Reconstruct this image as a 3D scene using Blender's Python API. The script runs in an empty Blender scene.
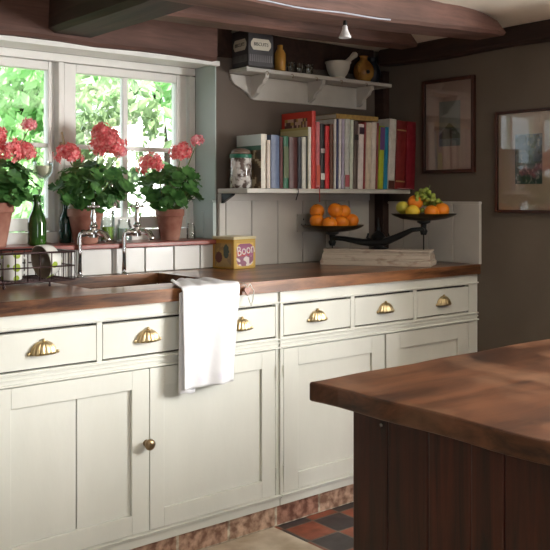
import bpy, math, random
from mathutils import Matrix, Vector, noise
random.seed(7)
PI = math.pi
scene = bpy.context.scene
col = scene.collection

# ------------------------------------------------------------------ camera, world, sun, lights, exposure
FPX, CX, HZ, EYE = 870.0, 275.0, 197.0, 1.213
YAW = math.radians(50.4)
FW = (math.cos(YAW), math.sin(YAW)); RT = (math.sin(YAW), -math.cos(YAW))
cam = bpy.data.cameras.new('camera'); co = bpy.data.objects.new('camera', cam); col.objects.link(co)
co.location = (0, 0, EYE); co.rotation_euler = (PI/2, 0, YAW - PI/2)
cam.sensor_width = 36; cam.lens = FPX/550*36; cam.shift_x = 0; cam.shift_y = -(275-HZ)/550
cam.clip_start = 0.05
scene.camera = co

w = bpy.data.worlds.new('sky'); scene.world = w; w.use_nodes = True
bg = w.node_tree.nodes['Background']; bg.inputs[0].default_value = (0.86, 0.94, 1.0, 1); bg.inputs[1].default_value = 3.2

sun = bpy.data.lights.new('sun', 'SUN'); sun.energy = 20; sun.angle = 0.02; sun.color = (1, .96, .88)
so = bpy.data.objects.new('sun', sun); col.objects.link(so); so.rotation_euler = (math.radians(38), 0, math.radians(-12))

key = bpy.data.lights.new('window_daylight', 'AREA'); key.shape = 'RECTANGLE'; key.size = .95; key.size_y = 1.3
key.energy = 255; key.color = (1, .985, .95)
ko = bpy.data.objects.new('window_daylight', key); col.objects.link(ko)
ko.location = (3.61, .45, 1.325); ko.rotation_euler = (0, PI/2, 0)

fill = bpy.data.lights.new('added_fill_light', 'AREA'); fill.shape = 'RECTANGLE'; fill.size = .95; fill.size_y = 1.7  # added fill behind the camera, brightens the left cabinets
fill.energy = 8; fill.color = (.93, .96, 1)
fo = bpy.data.objects.new('added_fill_light', fill); col.objects.link(fo)
fo.location = (-.2, -1.95, 1.0); fo.rotation_euler = (PI/2, 0, 0)

vs = scene.view_settings
vs.view_transform = 'Standard'; vs.look = 'None'; vs.gamma = 1; vs.use_curve_mapping = False
vs.exposure = 0.0

# ------------------------------------------------------------------ helpers
def pd(u, v):
    t = (u-CX)/FPX
    return (FW[0]+t*RT[0], FW[1]+t*RT[1], -(v-HZ)/FPX)
def atY(u, v, y):
    d = pd(u, v); s = y/d[1]; return Vector((d[0]*s, y, EYE+d[2]*s))
def atX(u, v, x):
    d = pd(u, v); s = x/d[0]; return Vector((x, d[1]*s, EYE+d[2]*s))

W = {}
def setp(o, label=None, cat=None, group=None, kind=None):
    if label: o['label'] = label
    if cat: o['category'] = cat
    if group: o['group'] = group
    if kind: o['kind'] = kind
    return o
def thing(name, label, cat, loc=(0, 0, 0), rz=0, group=None):
    o = bpy.data.objects.new(name, None); col.objects.link(o)
    o.empty_display_size = .02
    o.location = loc; o.rotation_euler = (0, 0, rz)
    W[o] = Matrix.Translation(loc) @ Matrix.Rotation(rz, 4, 'Z')
    return setp(o, label, cat, group)

class MB:
    def __init__(s): s.v = []; s.f = []; s.c = None; s.mi = []; s.M = None
    def add(s, vs_, fs, mi=0):
        b = len(s.v)
        if s.M is not None: vs_ = [tuple(s.M @ Vector(p)) for p in vs_]
        s.v += [tuple(p) for p in vs_]
        s.f += [tuple(b+i for i in f) for f in fs]; s.mi += [mi]*len(fs)
        return s
    def box(s, x0, x1, y0, y1, z0, z1, mi=0):
        vs_ = [(x, y, z) for z in (z0, z1) for y in (y0, y1) for x in (x0, x1)]
        return s.add(vs_, [(0,2,3,1),(4,5,7,6),(0,1,5,4),(2,6,7,3),(0,4,6,2),(1,3,7,5)], mi)
    def cyl(s, p0, p1, r0, r1=None, n=16, mi=0):
        if r1 is None: r1 = r0
        return s.tube([p0, p1], [r0, r1], n, mi)
    def tube(s, pts, r, n=8, mi=0, closed=False):
        pts = [Vector(p) for p in pts]; m = len(pts)
        if not isinstance(r, (list, tuple)): r = [r]*m
        vs_ = []; ref = None
        for i, p in enumerate(pts):
            if closed: t = pts[(i+1) % m]-pts[i-1]
            else: t = pts[min(i+1, m-1)]-pts[max(i-1, 0)]
            t.normalize()
            if ref is None:
                ref = Vector((0, 0, 1)) if abs(t.z) < .9 else Vector((1, 0, 0))
            a = ref-t*ref.dot(t)
            if a.length < 1e-5: a = t.orthogonal()
            a.normalize(); b = t.cross(a); ref = a
            for k in range(n):
                g = 2*PI*k/n; vs_.append(p+(a*math.cos(g)+b*math.sin(g))*r[i])
        fs = []
        for i in range(m if closed else m-1):
            j = (i+1) % m
            for k in range(n):
                fs.append((i*n+k, i*n+(k+1) % n, j*n+(k+1) % n, j*n+k))
        if not closed:
            fs.append(tuple(range(n))[::-1]); fs.append(tuple((m-1)*n+k for k in range(n)))
        return s.add(vs_, fs, mi)
    def lathe(s, prof, c=(0, 0, 0), n=32, mi=0, mod=None, cap=True):
        vs_ = []; fs = []
        for (r, z) in prof:
            for k in range(n):
                g = 2*PI*k/n; rr = r*(mod(g, z) if mod else 1)
                vs_.append((c[0]+rr*math.cos(g), c[1]+rr*math.sin(g), c[2]+z))
        for i in range(len(prof)-1):
            for k in range(n):
                fs.append((i*n+k, i*n+(k+1) % n, (i+1)*n+(k+1) % n, (i+1)*n+k))
        if cap and prof[0][0] > 1e-4: fs.append(tuple(range(n))[::-1])
        if cap and prof[-1][0] > 1e-4: fs.append(tuple((len(prof)-1)*n+k for k in range(n)))
        return s.add(vs_, fs, mi)
    def ball(s, c, r, n=16, m=10, sc=(1, 1, 1), mi=0):
        pr = [(max(r*math.sin(PI*i/m), 1e-5), -r*math.cos(PI*i/m)) for i in range(m+1)]
        vs_ = []; fs = []
        for (rr, z) in pr:
            for k in range(n):
                g = 2*PI*k/n; vs_.append((c[0]+rr*math.cos(g)*sc[0], c[1]+rr*math.sin(g)*sc[1], c[2]+z*sc[2]))
        for i in range(m):
            for k in range(n):
                fs.append((i*n+k, i*n+(k+1) % n, (i+1)*n+(k+1) % n, (i+1)*n+k))
        return s.add(vs_, fs, mi)
    def prism(s, poly, d0, d1, ax='y', mi=0):
        n = len(poly)
        def mk(p, d):
            a, b = p
            return (a, d, b) if ax == 'y' else ((d, a, b) if ax == 'x' else (a, b, d))
        vs_ = [mk(p, d0) for p in poly]+[mk(p, d1) for p in poly]
        fs = [tuple(range(n)), tuple(range(2*n-1, n-1, -1))]+[(i, n+i, n+(i+1) % n, (i+1) % n) for i in range(n)]
        return s.add(vs_, fs, mi)
    def build(s, name, mat, parent=None, world=True, bevel=0, smooth=False, seg=2, sub=0, solid=0, auto=None, recalc=True):
        me = bpy.data.meshes.new(name)
        vs_ = [Vector(p) for p in s.v]
        loc = Vector((0, 0, 0))
        if parent is not None:
            if world:
                inv = W[parent].inverted(); vs_ = [inv @ p for p in vs_]
        else:
            xs = [p.x for p in vs_]; ys = [p.y for p in vs_]; zs = [p.z for p in vs_]
            loc = Vector(((min(xs)+max(xs))/2, (min(ys)+max(ys))/2, min(zs)))
            vs_ = [p-loc for p in vs_]
        me.from_pydata(vs_, [], s.f); me.update()
        mats = mat if isinstance(mat, (list, tuple)) else [mat]
        for m in mats: me.materials.append(m)
        if len(mats) > 1: me.polygons.foreach_set('material_index', s.mi)
        if s.c:
            ca = me.color_attributes.new('Col', 'FLOAT_COLOR', 'CORNER')
            k = 0
            for pi, p in enumerate(me.polygons):
                for _ in p.loop_indices: ca.data[k].color = (*s.c[pi], 1); k += 1
        if recalc:
            import bmesh
            bm = bmesh.new(); bm.from_mesh(me); bmesh.ops.recalc_face_normals(bm, faces=bm.faces); bm.to_mesh(me); bm.free()
        if smooth:
            me.polygons.foreach_set('use_smooth', [True]*len(me.polygons))
            if auto is not None:
                me.set_sharp_from_angle(angle=math.radians(auto))
        o = bpy.data.objects.new(name, me); col.objects.link(o)
        o.parent = parent; o.location = loc
        W[o] = (W[parent] if parent is not None else Matrix.Translation(loc))
        if solid:
            m = o.modifiers.new('t', 'SOLIDIFY'); m.thickness = solid; m.offset = 0
        if bevel:
            m = o.modifiers.new('b', 'BEVEL'); m.width = bevel; m.segments = seg; m.limit_method = 'ANGLE'; m.angle_limit = math.radians(35)
        if sub:
            m = o.modifiers.new('s', 'SUBSURF'); m.levels = sub; m.render_levels = sub
        return o

def copy_tree(o, parent=None):
    c = o.copy(); col.objects.link(c); c.parent = parent
    if 'label' in c and parent is None: del c['label']
    W[c] = W.get(o, Matrix())
    for ch in list(o.children): copy_tree(ch, c)
    return c

# ------------------------------------------------------------------ materials
def newmat(name):
    m = bpy.data.materials.new(name); m.use_nodes = True
    nt = m.node_tree; return m, nt, nt.nodes['Principled BSDF'], nt.nodes.new, nt.links.new
def coords(nt, scale=(1, 1, 1), rot=(0, 0, 0), kind='Object'):
    tc = nt.nodes.new('ShaderNodeTexCoord'); mp = nt.nodes.new('ShaderNodeMapping')
    mp.inputs['Scale'].default_value = scale; mp.inputs['Rotation'].default_value = rot
    nt.links.new(tc.outputs[kind], mp.inputs[0]); return mp.outputs[0]
def wcoords(nt, scale=(1, 1, 1), loc=(0, 0, 0)):
    g = nt.nodes.new('ShaderNodeNewGeometry'); mp = nt.nodes.new('ShaderNodeMapping')
    mp.inputs['Scale'].default_value = scale; mp.inputs['Location'].default_value = loc
    nt.links.new(g.outputs['Position'], mp.inputs[0]); return mp.outputs[0]
def mat(name, c, rough=.5, metal=0, c2=None, ns=12, amt=1, bump=0, bs=40, coat=0, trans=0, sub=0, stretch=(1, 1, 1), spec=.5, ior=1.45, detail=5, lo=.35, hi=.65):
    m, nt, p, N, L = newmat(name)
    p.inputs['Base Color'].default_value = (*c, 1); p.inputs['Roughness'].default_value = rough
    p.inputs['Metallic'].default_value = metal; p.inputs['Coat Weight'].default_value = coat
    p.inputs['Transmission Weight'].default_value = trans; p.inputs['IOR'].default_value = ior
    p.inputs['Specular IOR Level'].default_value = spec
    p.inputs['Subsurface Weight'].default_value = sub
    if sub: p.inputs['Subsurface Radius'].default_value = (.01, .006, .004)
    if c2:
        co_ = coords(nt, stretch)
        n = N('ShaderNodeTexNoise'); n.inputs['Scale'].default_value = ns; n.inputs['Detail'].default_value = detail
        L(co_, n.inputs['Vector'])
        r = N('ShaderNodeValToRGB'); r.color_ramp.elements[0].position = lo; r.color_ramp.elements[1].position = hi
        r.color_ramp.elements[0].color = (*c, 1); r.color_ramp.elements[1].color = (*c2, 1)
        L(n.outputs['Fac'], r.inputs[0]); L(r.outputs[0], p.inputs['Base Color'])
    if bump:
        n2 = N('ShaderNodeTexNoise'); n2.inputs['Scale'].default_value = bs; n2.inputs['Detail'].default_value = 4
        L(coords(nt, stretch), n2.inputs['Vector'])
        b = N('ShaderNodeBump'); b.inputs['Strength'].default_value = bump; b.inputs['Distance'].default_value = .003
        L(n2.outputs['Fac'], b.inputs['Height']); L(b.outputs[0], p.inputs['Normal'])
    return m
def wood(name, dark, light, axis='x', rough=.35, scale=1.0, coat=0, bump=.25, plank=0, worn=None, st=None, lo=.32, hi=.7):
    m, nt, p, N, L = newmat(name)
    st = st or {'x': (.6, 9, 9), 'y': (9, .6, 9), 'z': (9, 9, .6)}[axis]
    cv = wcoords(nt, tuple(q*scale for q in st))
    n = N('ShaderNodeTexNoise'); n.inputs['Scale'].default_value = 2.6; n.inputs['Detail'].default_value = 8; n.inputs['Roughness'].default_value = .65; n.inputs['Distortion'].default_value = .6
    L(cv, n.inputs['Vector'])
    r = N('ShaderNodeValToRGB'); e = r.color_ramp.elements
    e[0].position = lo; e[0].color = (*dark, 1); e[1].position = hi; e[1].color = (*light, 1)
    L(n.outputs['Fac'], r.inputs[0]); out = r.outputs[0]
    n3 = N('ShaderNodeTexNoise'); n3.inputs['Scale'].default_value = 2.3; n3.inputs['Detail'].default_value = 3
    L(wcoords(nt), n3.inputs['Vector'])
    mx = N('ShaderNodeMix'); mx.data_type = 'RGBA'; mx.blend_type = 'MULTIPLY'; mx.inputs['Factor'].default_value = 1
    r3 = N('ShaderNodeValToRGB'); r3.color_ramp.elements[0].position = .35; r3.color_ramp.elements[0].color = (.6, .55, .5, 1); r3.color_ramp.elements[1].position = .62; r3.color_ramp.elements[1].color = (1.15, 1.12, 1.1, 1)
    L(n3.outputs['Fac'], r3.inputs[0]); L(out, mx.inputs['A']); L(r3.outputs[0], mx.inputs['B']); out = mx.outputs['Result']
    if worn:
        n4 = N('ShaderNodeTexNoise'); n4.inputs['Scale'].default_value = 5; n4.inputs['Detail'].default_value = 6
        L(wcoords(nt, (1.4, .8, 1)), n4.inputs['Vector'])
        r4 = N('ShaderNodeValToRGB'); r4.color_ramp.elements[0].position = .5; r4.color_ramp.elements[0].color = (0, 0, 0, 1); r4.color_ramp.elements[1].position = .68; r4.color_ramp.elements[1].color = (.8, .8, .8, 1)
        L(n4.outputs['Fac'], r4.inputs[0])
        m4 = N('ShaderNodeMix'); m4.data_type = 'RGBA'; L(r4.outputs[0], m4.inputs['Factor']); L(out, m4.inputs['A']); m4.inputs['B'].default_value = (*worn, 1); out = m4.outputs['Result']
    L(out, p.inputs['Base Color'])
    p.inputs['Roughness'].default_value = rough; p.inputs['Coat Weight'].default_value = coat; p.inputs['Coat Roughness'].default_value = .15
    b = N('ShaderNodeBump'); b.inputs['Strength'].default_value = bump; b.inputs['Distance'].default_value = .003
    L(n.outputs['Fac'], b.inputs['Height']); L(b.outputs[0], p.inputs['Normal'])
    return m
def colmat(name, rough=.5, bump=0):
    m, nt, p, N, L = newmat(name)
    a = N('ShaderNodeVertexColor'); a.layer_name = 'Col'; L(a.outputs[0], p.inputs['Base Color']); p.inputs['Roughness'].default_value = rough
    return m
def glassmat(name, tint=(1, 1, 1), gloss=1.0, rough=0.0, base=0.0):
    m, nt, p, N, L = newmat(name)
    nt.nodes.remove(p); o = nt.nodes['Material Output']
    t = N('ShaderNodeBsdfTransparent'); t.inputs[0].default_value = (*tint, 1)
    g = N('ShaderNodeBsdfGlossy'); g.inputs['Roughness'].default_value = rough
    fr = N('ShaderNodeFresnel'); fr.inputs[0].default_value = 1.5
    mt = N('ShaderNodeMath'); mt.operation = 'MULTIPLY_ADD'; mt.inputs[1].default_value = gloss; mt.inputs[2].default_value = base; mt.use_clamp = True
    L(fr.outputs[0], mt.inputs[0])
    mx = N('ShaderNodeMixShader'); L(mt.outputs[0], mx.inputs[0]); L(t.outputs[0], mx.inputs[1]); L(g.outputs[0], mx.inputs[2]); L(mx.outputs[0], o.inputs[0])
    return m
def leafmat(name, c, c2, tr=.35, ns=25, rough=.5):
    m, nt, p, N, L = newmat(name)
    o = nt.nodes['Material Output']
    n = N('ShaderNodeTexNoise'); n.inputs['Scale'].default_value = ns; L(coords(nt), n.inputs['Vector'])
    r = N('ShaderNodeValToRGB'); r.color_ramp.elements[0].position = .35; r.color_ramp.elements[1].position = .65
    r.color_ramp.elements[0].color = (*c, 1); r.color_ramp.elements[1].color = (*c2, 1)
    L(n.outputs['Fac'], r.inputs[0]); L(r.outputs[0], p.inputs['Base Color']); p.inputs['Roughness'].default_value = rough
    t = N('ShaderNodeBsdfTranslucent'); L(r.outputs[0], t.inputs[0])
    mx = N('ShaderNodeMixShader'); mx.inputs[0].default_value = tr; L(p.outputs[0], mx.inputs[1]); L(t.outputs[0], mx.inputs[2]); L(mx.outputs[0], o.inputs[0])
    return m

M = {}
M['paint'] = mat('cream_paint', (.69, .695, .64), .42, c2=(.74, .745, .69), ns=6, bump=.12, bs=60, stretch=(1, 1, .4))
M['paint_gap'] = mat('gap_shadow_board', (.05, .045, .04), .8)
M['paint_white'] = mat('window_paint', (.78, .77, .74), .4, c2=(.84, .83, .8), ns=10)
M['dado'] = mat('dado_paint', (.52, .5, .47), .45, c2=(.58, .56, .52), ns=5)
M['shelf'] = mat('shelf_paint', (.52, .5, .46), .45, c2=(.6, .58, .54), ns=9)
M['taupe'] = mat('taupe_wall', (.135, .108, .09), .85, c2=(.152, .122, .103), ns=4, bump=.15, bs=30)
M['taupe_dark'] = mat('dark_taupe_wall', (.125, .1, .078), .85, c2=(.142, .115, .09), ns=4, bump=.15, bs=30)
M['plaster'] = mat('cream_plaster', (.76, .71, .61), .9, c2=(.82, .77, .68), ns=5, bump=.3, bs=12)
M['daylit_reveal'] = mat('daylit_reveal_tint', (.42, .5, .48), .5, c2=(.48, .55, .53), ns=4)  # pale blue is the window's light put into the panelling colour
M['worktop'] = wood('worktop_wood', (.05, .018, .008), (.38, .17, .075), 'x', rough=.3, coat=.25, st=(.9, 4.2, 9), lo=.36, hi=.66)
M['island'] = wood('island_top_wood', (.022, .008, .004), (.13, .052, .024), 'x', rough=.36, coat=.15, worn=(.2, .1, .055), st=(.8, 3.6, 9), lo=.36, hi=.64)
M['island_base'] = wood('island_base_wood', (.005, .0015, .001), (.07, .012, .005), 'z', rough=.4, coat=.2, scale=1.3)
M['beam'] = wood('beam_wood', (.07, .034, .027), (.18, .092, .072), 'x', rough=.75, bump=.6)
M['beamy'] = wood('dark_beam_wood', (.018, .008, .006), (.055, .026, .018), 'y', rough=.75, bump=.6)
M['tile'] = mat('white_tile', (.72, .72, .7), .15, c2=(.76, .76, .74), ns=8, bump=.05, bs=10)
M['grout'] = mat('grout', (.3, .28, .25), .9)
M['sill'] = mat('red_sill', (.2, .045, .035), .3, c2=(.3, .085, .065), ns=14, bump=.2, bs=30)
M['chrome'] = mat('chrome', (.75, .75, .76), .1, 1)
M['brass'] = mat('brass', (.5, .38, .2), .34, 1, c2=(.66, .53, .32), ns=30)
M['dark_brass'] = mat('aged_brass', (.28, .2, .12), .35, 1)
M['iron'] = mat('cast_iron', (.012, .014, .016), .38, .4, bump=.2, bs=80)
M['wire'] = mat('dark_wire', (.05, .028, .028), .45, .6)
M['terracotta'] = mat('terracotta', (.22, .075, .05), .8, c2=(.36, .18, .13), ns=12, bump=.2, bs=60)
M['soil'] = mat('soil', (.03, .02, .012), .95, bump=.8, bs=60)
M['stem'] = mat('plant_stem', (.14, .2, .05), .6)
M['geranium'] = leafmat('geranium_leaf', (.025, .1, .02), (.1, .24, .06), .3, 30)
M['petal'] = leafmat('coral_petal', (.74, .05, .075), (.92, .36, .35), .3, 90)
M['petal_pink'] = leafmat('pink_petal', (.86, .2, .26), (.95, .55, .56), .3, 120)
M['white_cloth'] = None
M['steel'] = mat('steel', (.45, .46, .47), .25, .9)
M['ceramic'] = mat('white_ceramic', (.75, .75, .73), .15)
M['cream_ceramic'] = mat('cream_ceramic', (.62, .6, .53), .3)
M['amber'] = mat('amber_glaze', (.5, .24, .04), .2, c2=(.6, .32, .07), ns=9)
M['amber_dark'] = mat('amber_dark_glaze', (.22, .09, .02), .2, c2=(.45, .24, .05), ns=9)
M['orange'] = mat('orange_peel', (.85, .23, .015), .4, c2=(.9, .3, .02), ns=8, bump=.3, bs=160)
M['lemon'] = mat('lemon_peel', (.85, .6, .06), .4, c2=(.8, .5, .04), ns=8, bump=.25, bs=140)
M['lime'] = mat('lime_peel', (.5, .5, .07), .4, c2=(.6, .5, .06), ns=8, bump=.25, bs=140)
M['grape'] = mat('green_grape', (.24, .34, .05), .25, c2=(.34, .42, .09), ns=20, sub=.2)
M['green_glass'] = mat('green_bottle_glass', (.012, .05, .008), .06, c2=(.03, .1, .012), ns=9, coat=.5)
M['dark_glass'] = mat('dark_teal_glass', (.004, .03, .022), .06, coat=.5)
M['clear'] = glassmat('clear_glass', (.96, .98, .97), .7, .0, .02)
M['pane'] = glassmat('window_pane', (.97, .99, .98), .6)
M['picglass'] = glassmat('picture_glass', (.98, .98, .98), 1.0)
M['frame_wood'] = wood('frame_wood', (.03, .009, .006), (.08, .022, .012), 'z', rough=.35)
M['mount'] = mat('pink_mount', (.72, .54, .46), .85)
M['mount2'] = mat('cream_mount', (.72, .58, .46), .85)
M['col'] = colmat('printed_artwork', .6)
M['print'] = colmat('printed_tin', .3)
M['black'] = mat('matt_black', (.01, .01, .01), .5)
M['tin_lid'] = mat('tin_lid_metal', (.55, .52, .42), .3, .6)
M['white'] = mat('white_print', (.8, .78, .72), .5)
M['paper'] = mat('page_edges', (.62, .57, .47), .8, c2=(.7, .65, .55), ns=60, stretch=(1, 1, 6))
M['string'] = mat('pale_string', (.6, .58, .52), .8)
M['red_string'] = mat('red_cord', (.4, .02, .015), .6)
M['plastic'] = mat('socket_plastic', (.45, .43, .38), .4)
M['tagwood'] = mat('pinkish_wood', (.4, .23, .19), .6, c2=(.5, .3, .25), ns=20)
M['stone'] = mat('flagstone', (.5, .4, .29), .7, c2=(.82, .74, .62), ns=7, bump=.5, bs=14, detail=8)
M['bulbglass'] = mat('frosted_glass', (.75, .75, .77), .3, c2=(.55, .55, .57), ns=20)

def cloth_mat():
    m, nt, p, N, L = newmat('tea_towel_cloth')
    v = N('ShaderNodeTexVoronoi'); v.inputs['Scale'].default_value = 13; v.inputs['Randomness'].default_value = 1
    L(coords(nt), v.inputs['Vector'])
    r = N('ShaderNodeValToRGB'); r.color_ramp.elements[0].position = .1; r.color_ramp.elements[0].color = (.7, .68, .78, 1)
    r.color_ramp.elements[1].position = .3; r.color_ramp.elements[1].color = (.78, .78, .81, 1)
    L(v.outputs['Distance'], r.inputs[0]); L(r.outputs[0], p.inputs['Base Color'])
    p.inputs['Roughness'].default_value = .85
    n2 = N('ShaderNodeTexNoise'); n2.inputs['Scale'].default_value = 25; L(coords(nt), n2.inputs['Vector'])
    b = N('ShaderNodeBump'); b.inputs['Strength'].default_value = .3; b.inputs['Distance'].default_value = .004
    L(n2.outputs['Fac'], b.inputs['Height']); L(b.outputs[0], p.inputs['Normal'])
    return m
M['white_cloth'] = cloth_mat()

def tile_floor_mat():
    m, nt, p, N, L = newmat('quarry_tiles')
    S = .138
    cv = wcoords(nt, (1, 1, 1), (-2.05+9*S, -2.285+20*S, 0))
    ck = N('ShaderNodeTexChecker'); ck.inputs['Scale'].default_value = 1/S
    ck.inputs['Color1'].default_value = (.3, .085, .045, 1); ck.inputs['Color2'].default_value = (.05, .042, .045, 1); L(cv, ck.inputs['Vector'])
    br = N('ShaderNodeTexBrick'); br.offset = 0; br.inputs['Scale'].default_value = 1
    br.inputs['Brick Width'].default_value = S; br.inputs['Row Height'].default_value = S; br.inputs['Mortar Size'].default_value = .004; br.inputs['Mortar Smooth'].default_value = .2
    br.inputs['Mortar'].default_value = (.16, .13, .1, 1)
    L(cv, br.inputs['Vector']); L(ck.outputs['Color'], br.inputs['Color1']); L(ck.outputs['Color'], br.inputs['Color2'])
    n = N('ShaderNodeTexNoise'); n.inputs['Scale'].default_value = 18; n.inputs['Detail'].default_value = 6; L(cv, n.inputs['Vector'])
    r = N('ShaderNodeValToRGB'); r.color_ramp.elements[0].position = .3; r.color_ramp.elements[0].color = (.6, .6, .62, 1); r.color_ramp.elements[1].position = .7; r.color_ramp.elements[1].color = (1.3, 1.3, 1.3, 1)
    L(n.outputs['Fac'], r.inputs[0])
    mx = N('ShaderNodeMix'); mx.data_type = 'RGBA'; mx.blend_type = 'MULTIPLY'; mx.inputs['Factor'].default_value = 1
    L(br.outputs['Color'], mx.inputs['A']); L(r.outputs[0], mx.inputs['B']); L(mx.outputs['Result'], p.inputs['Base Color'])
    p.inputs['Roughness'].default_value = .45
    b = N('ShaderNodeBump'); b.inputs['Strength'].default_value = .5; b.inputs['Distance'].default_value = .003; b.invert = True
    L(br.outputs['Fac'], b.inputs['Height']); L(b.outputs[0], p.inputs['Normal'])
    return m
M['quarry'] = tile_floor_mat()
def brick_mat():
    m, nt, p, N, L = newmat('old_brick')
    g = N('ShaderNodeNewGeometry'); sp = N('ShaderNodeSeparateXYZ'); cb = N('ShaderNodeCombineXYZ')
    L(g.outputs['Position'], sp.inputs[0]); L(sp.outputs[0], cb.inputs[0]); L(sp.outputs[2], cb.inputs[1])
    br = N('ShaderNodeTexBrick'); br.inputs['Scale'].default_value = 1; br.inputs['Brick Width'].default_value = .215; br.inputs['Row Height'].default_value = .085
    br.inputs['Mortar Size'].default_value = .007; br.inputs['Mortar Smooth'].default_value = .4
    br.inputs['Color1'].default_value = (.3, .13, .09, 1); br.inputs['Color2'].default_value = (.5, .34, .25, 1); br.inputs['Mortar'].default_value = (.5, .43, .34, 1)
    L(cb.outputs[0], br.inputs['Vector'])
    n = N('ShaderNodeTexNoise'); n.inputs['Scale'].default_value = 30; n.inputs['Detail'].default_value = 7; L(g.outputs['Position'], n.inputs['Vector'])
    r = N('ShaderNodeValToRGB'); r.color_ramp.elements[0].position = .38; r.color_ramp.elements[0].color = (.5, .42, .38, 1); r.color_ramp.elements[1].position = .62; r.color_ramp.elements[1].color = (1.4, 1.5, 1.5, 1)
    L(n.outputs['Fac'], r.inputs[0])
    mx = N('ShaderNodeMix'); mx.data_type = 'RGBA'; mx.blend_type = 'MULTIPLY'; mx.inputs['Factor'].default_value = 1
    L(br.outputs['Color'], mx.inputs['A']); L(r.outputs[0], mx.inputs['B']); L(mx.outputs['Result'], p.inputs['Base Color']); p.inputs['Roughness'].default_value = .85
    b = N('ShaderNodeBump'); b.inputs['Strength'].default_value = .8; b.inputs['Distance'].default_value = .005
    L(n.outputs['Fac'], b.inputs['Height']); L(b.outputs[0], p.inputs['Normal'])
    return m
M['brick'] = brick_mat()

def structure(mb, name, m, label=None, **k):
    o = mb.build(name, m, **k); setp(o, label, None, None, 'structure'); return o
def text(name, body, size, loc, rot, m, parent, ext=.0008, sx=1, local=False, align='CENTER'):
    cu = bpy.data.curves.new(name, 'FONT'); cu.body = body; cu.size = size; cu.extrude = ext
    cu.align_x = align; cu.align_y = 'CENTER'; cu.resolution_u = 3
    cu.materials.append(m)
    o = bpy.data.objects.new(name, cu); col.objects.link(o); o.parent = parent
    mw = Matrix.Translation(loc) @ rot.to_4x4() @ Matrix.Diagonal((sx, 1, 1, 1))
    o.matrix_local = mw if local else W[parent].inverted() @ mw
    return o
RX = Matrix.Rotation(PI/2, 3, 'X')                    # text facing -Y
RXM = Matrix.Rotation(-PI/2, 3, 'Z') @ RX             # text facing -X

# ------------------------------------------------------------------ room shell
YB, XR, ZC = 3.05, 3.22, 1.945
WX0, WX1, WZ0, WZ1 = .72, 2.195, 1.03, 1.79
b = MB(); b.box(-1.6, 2.035, -2.0, 2.6, -.06, 0); structure(b, 'floor', M['stone'], 'pale worn flagstone floor at left')
b = MB(); b.box(2.035, XR, -2.0, 2.6, -.06, 0); structure(b, 'floor', M['quarry'], 'red and black chequered quarry tile floor')
b = MB()
b.box(-1.6, XR, 2.6, 3.35, -.06, 0)
structure(b, 'floor', M['stone'], 'floor under the cabinets')
b = MB()
b.box(-1.6, WX0, YB, 3.35, 0, ZC+.1); b.box(WX1, XR, YB, 3.35, 0, ZC+.1); b.box(WX0, WX1, YB, 3.35, 0, WZ0-.02); b.box(WX0, WX1, YB, 3.35, WZ1, ZC+.1)
structure(b, 'wall_back', M['taupe'], 'taupe back wall around the window')
b = MB()   # right wall with the opening that lets the key daylight in
b.box(XR, XR+.42, 1.1, 3.35, 0, ZC+.1); b.box(XR, XR+.42, -2.1, -.2, 0, ZC+.1); b.box(XR, XR+.42, -.2, 1.1, 0, .85); b.box(XR, XR+.42, -.2, 1.1, 1.8, ZC+.1)
structure(b, 'wall_right', M['taupe_dark'], 'dark taupe right wall with two framed pictures')
b = MB(); b.box(-1.7, -1.6, -2.1, 3.35, 0, ZC+.1); structure(b, 'wall_left', M['taupe'])
b = MB(); b.box(-1.6, -.7, -2.1, -2.0, 0, ZC+.1); b.box(.3, XR, -2.1, -2.0, 0, ZC+.1); b.box(-.7, .3, -2.1, -2.0, 1.88, ZC+.1); structure(b, 'wall_front', M['taupe'])
b = MB(); b.box(-1.7, XR+.42, -2.1, 3.35, ZC, ZC+.12); structure(b, 'ceiling', M['plaster'], 'low cream plaster ceiling between the beams')

# reveal linings, sill, tiles
b = MB(); b.box(WX1-.006, WX1, YB+.001, 3.2, WZ0, WZ1); structure(b, 'trim_1', M['daylit_reveal'], 'side of the window recess with window light painted in as pale blue')
b = MB(); b.box(WX0, WX1-.006, YB-.02, 3.2, WZ1-.008, WZ1); b.box(WX0, WX1-.002, YB-.03, YB-.002, WZ1-.016, WZ1+.004)
structure(b, 'trim_2', M['paint_white'], 'white head board of the window recess', bevel=.002)
b = MB(); b.box(WX0, WX1-.006, YB-.04, 3.22, WZ0-.018, WZ0+.002)
structure(b, 'trim_3', M['sill'], 'glazed red windowsill', bevel=.004)
b = MB(); b.box(WX0-.1, 2.19, YB-.008, YB, .9, WZ0-.018); structure(b, 'trim_4', M['grout'], 'grout bed behind the white tiles')
b = MB()
xs = [.8+.0, .965, 1.1, 1.24, 1.39, 1.53, 1.682, 1.831, 1.969, 2.1, 2.19]
for i in range(len(xs)-1):
    b.box(xs[i]+.003, xs[i+1]-.003, YB-.016, YB-.008, .912, WZ0-.02)
structure(b, 'trim_5', M['tile'], 'row of white tiles under the windowsill', bevel=.002)

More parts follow.
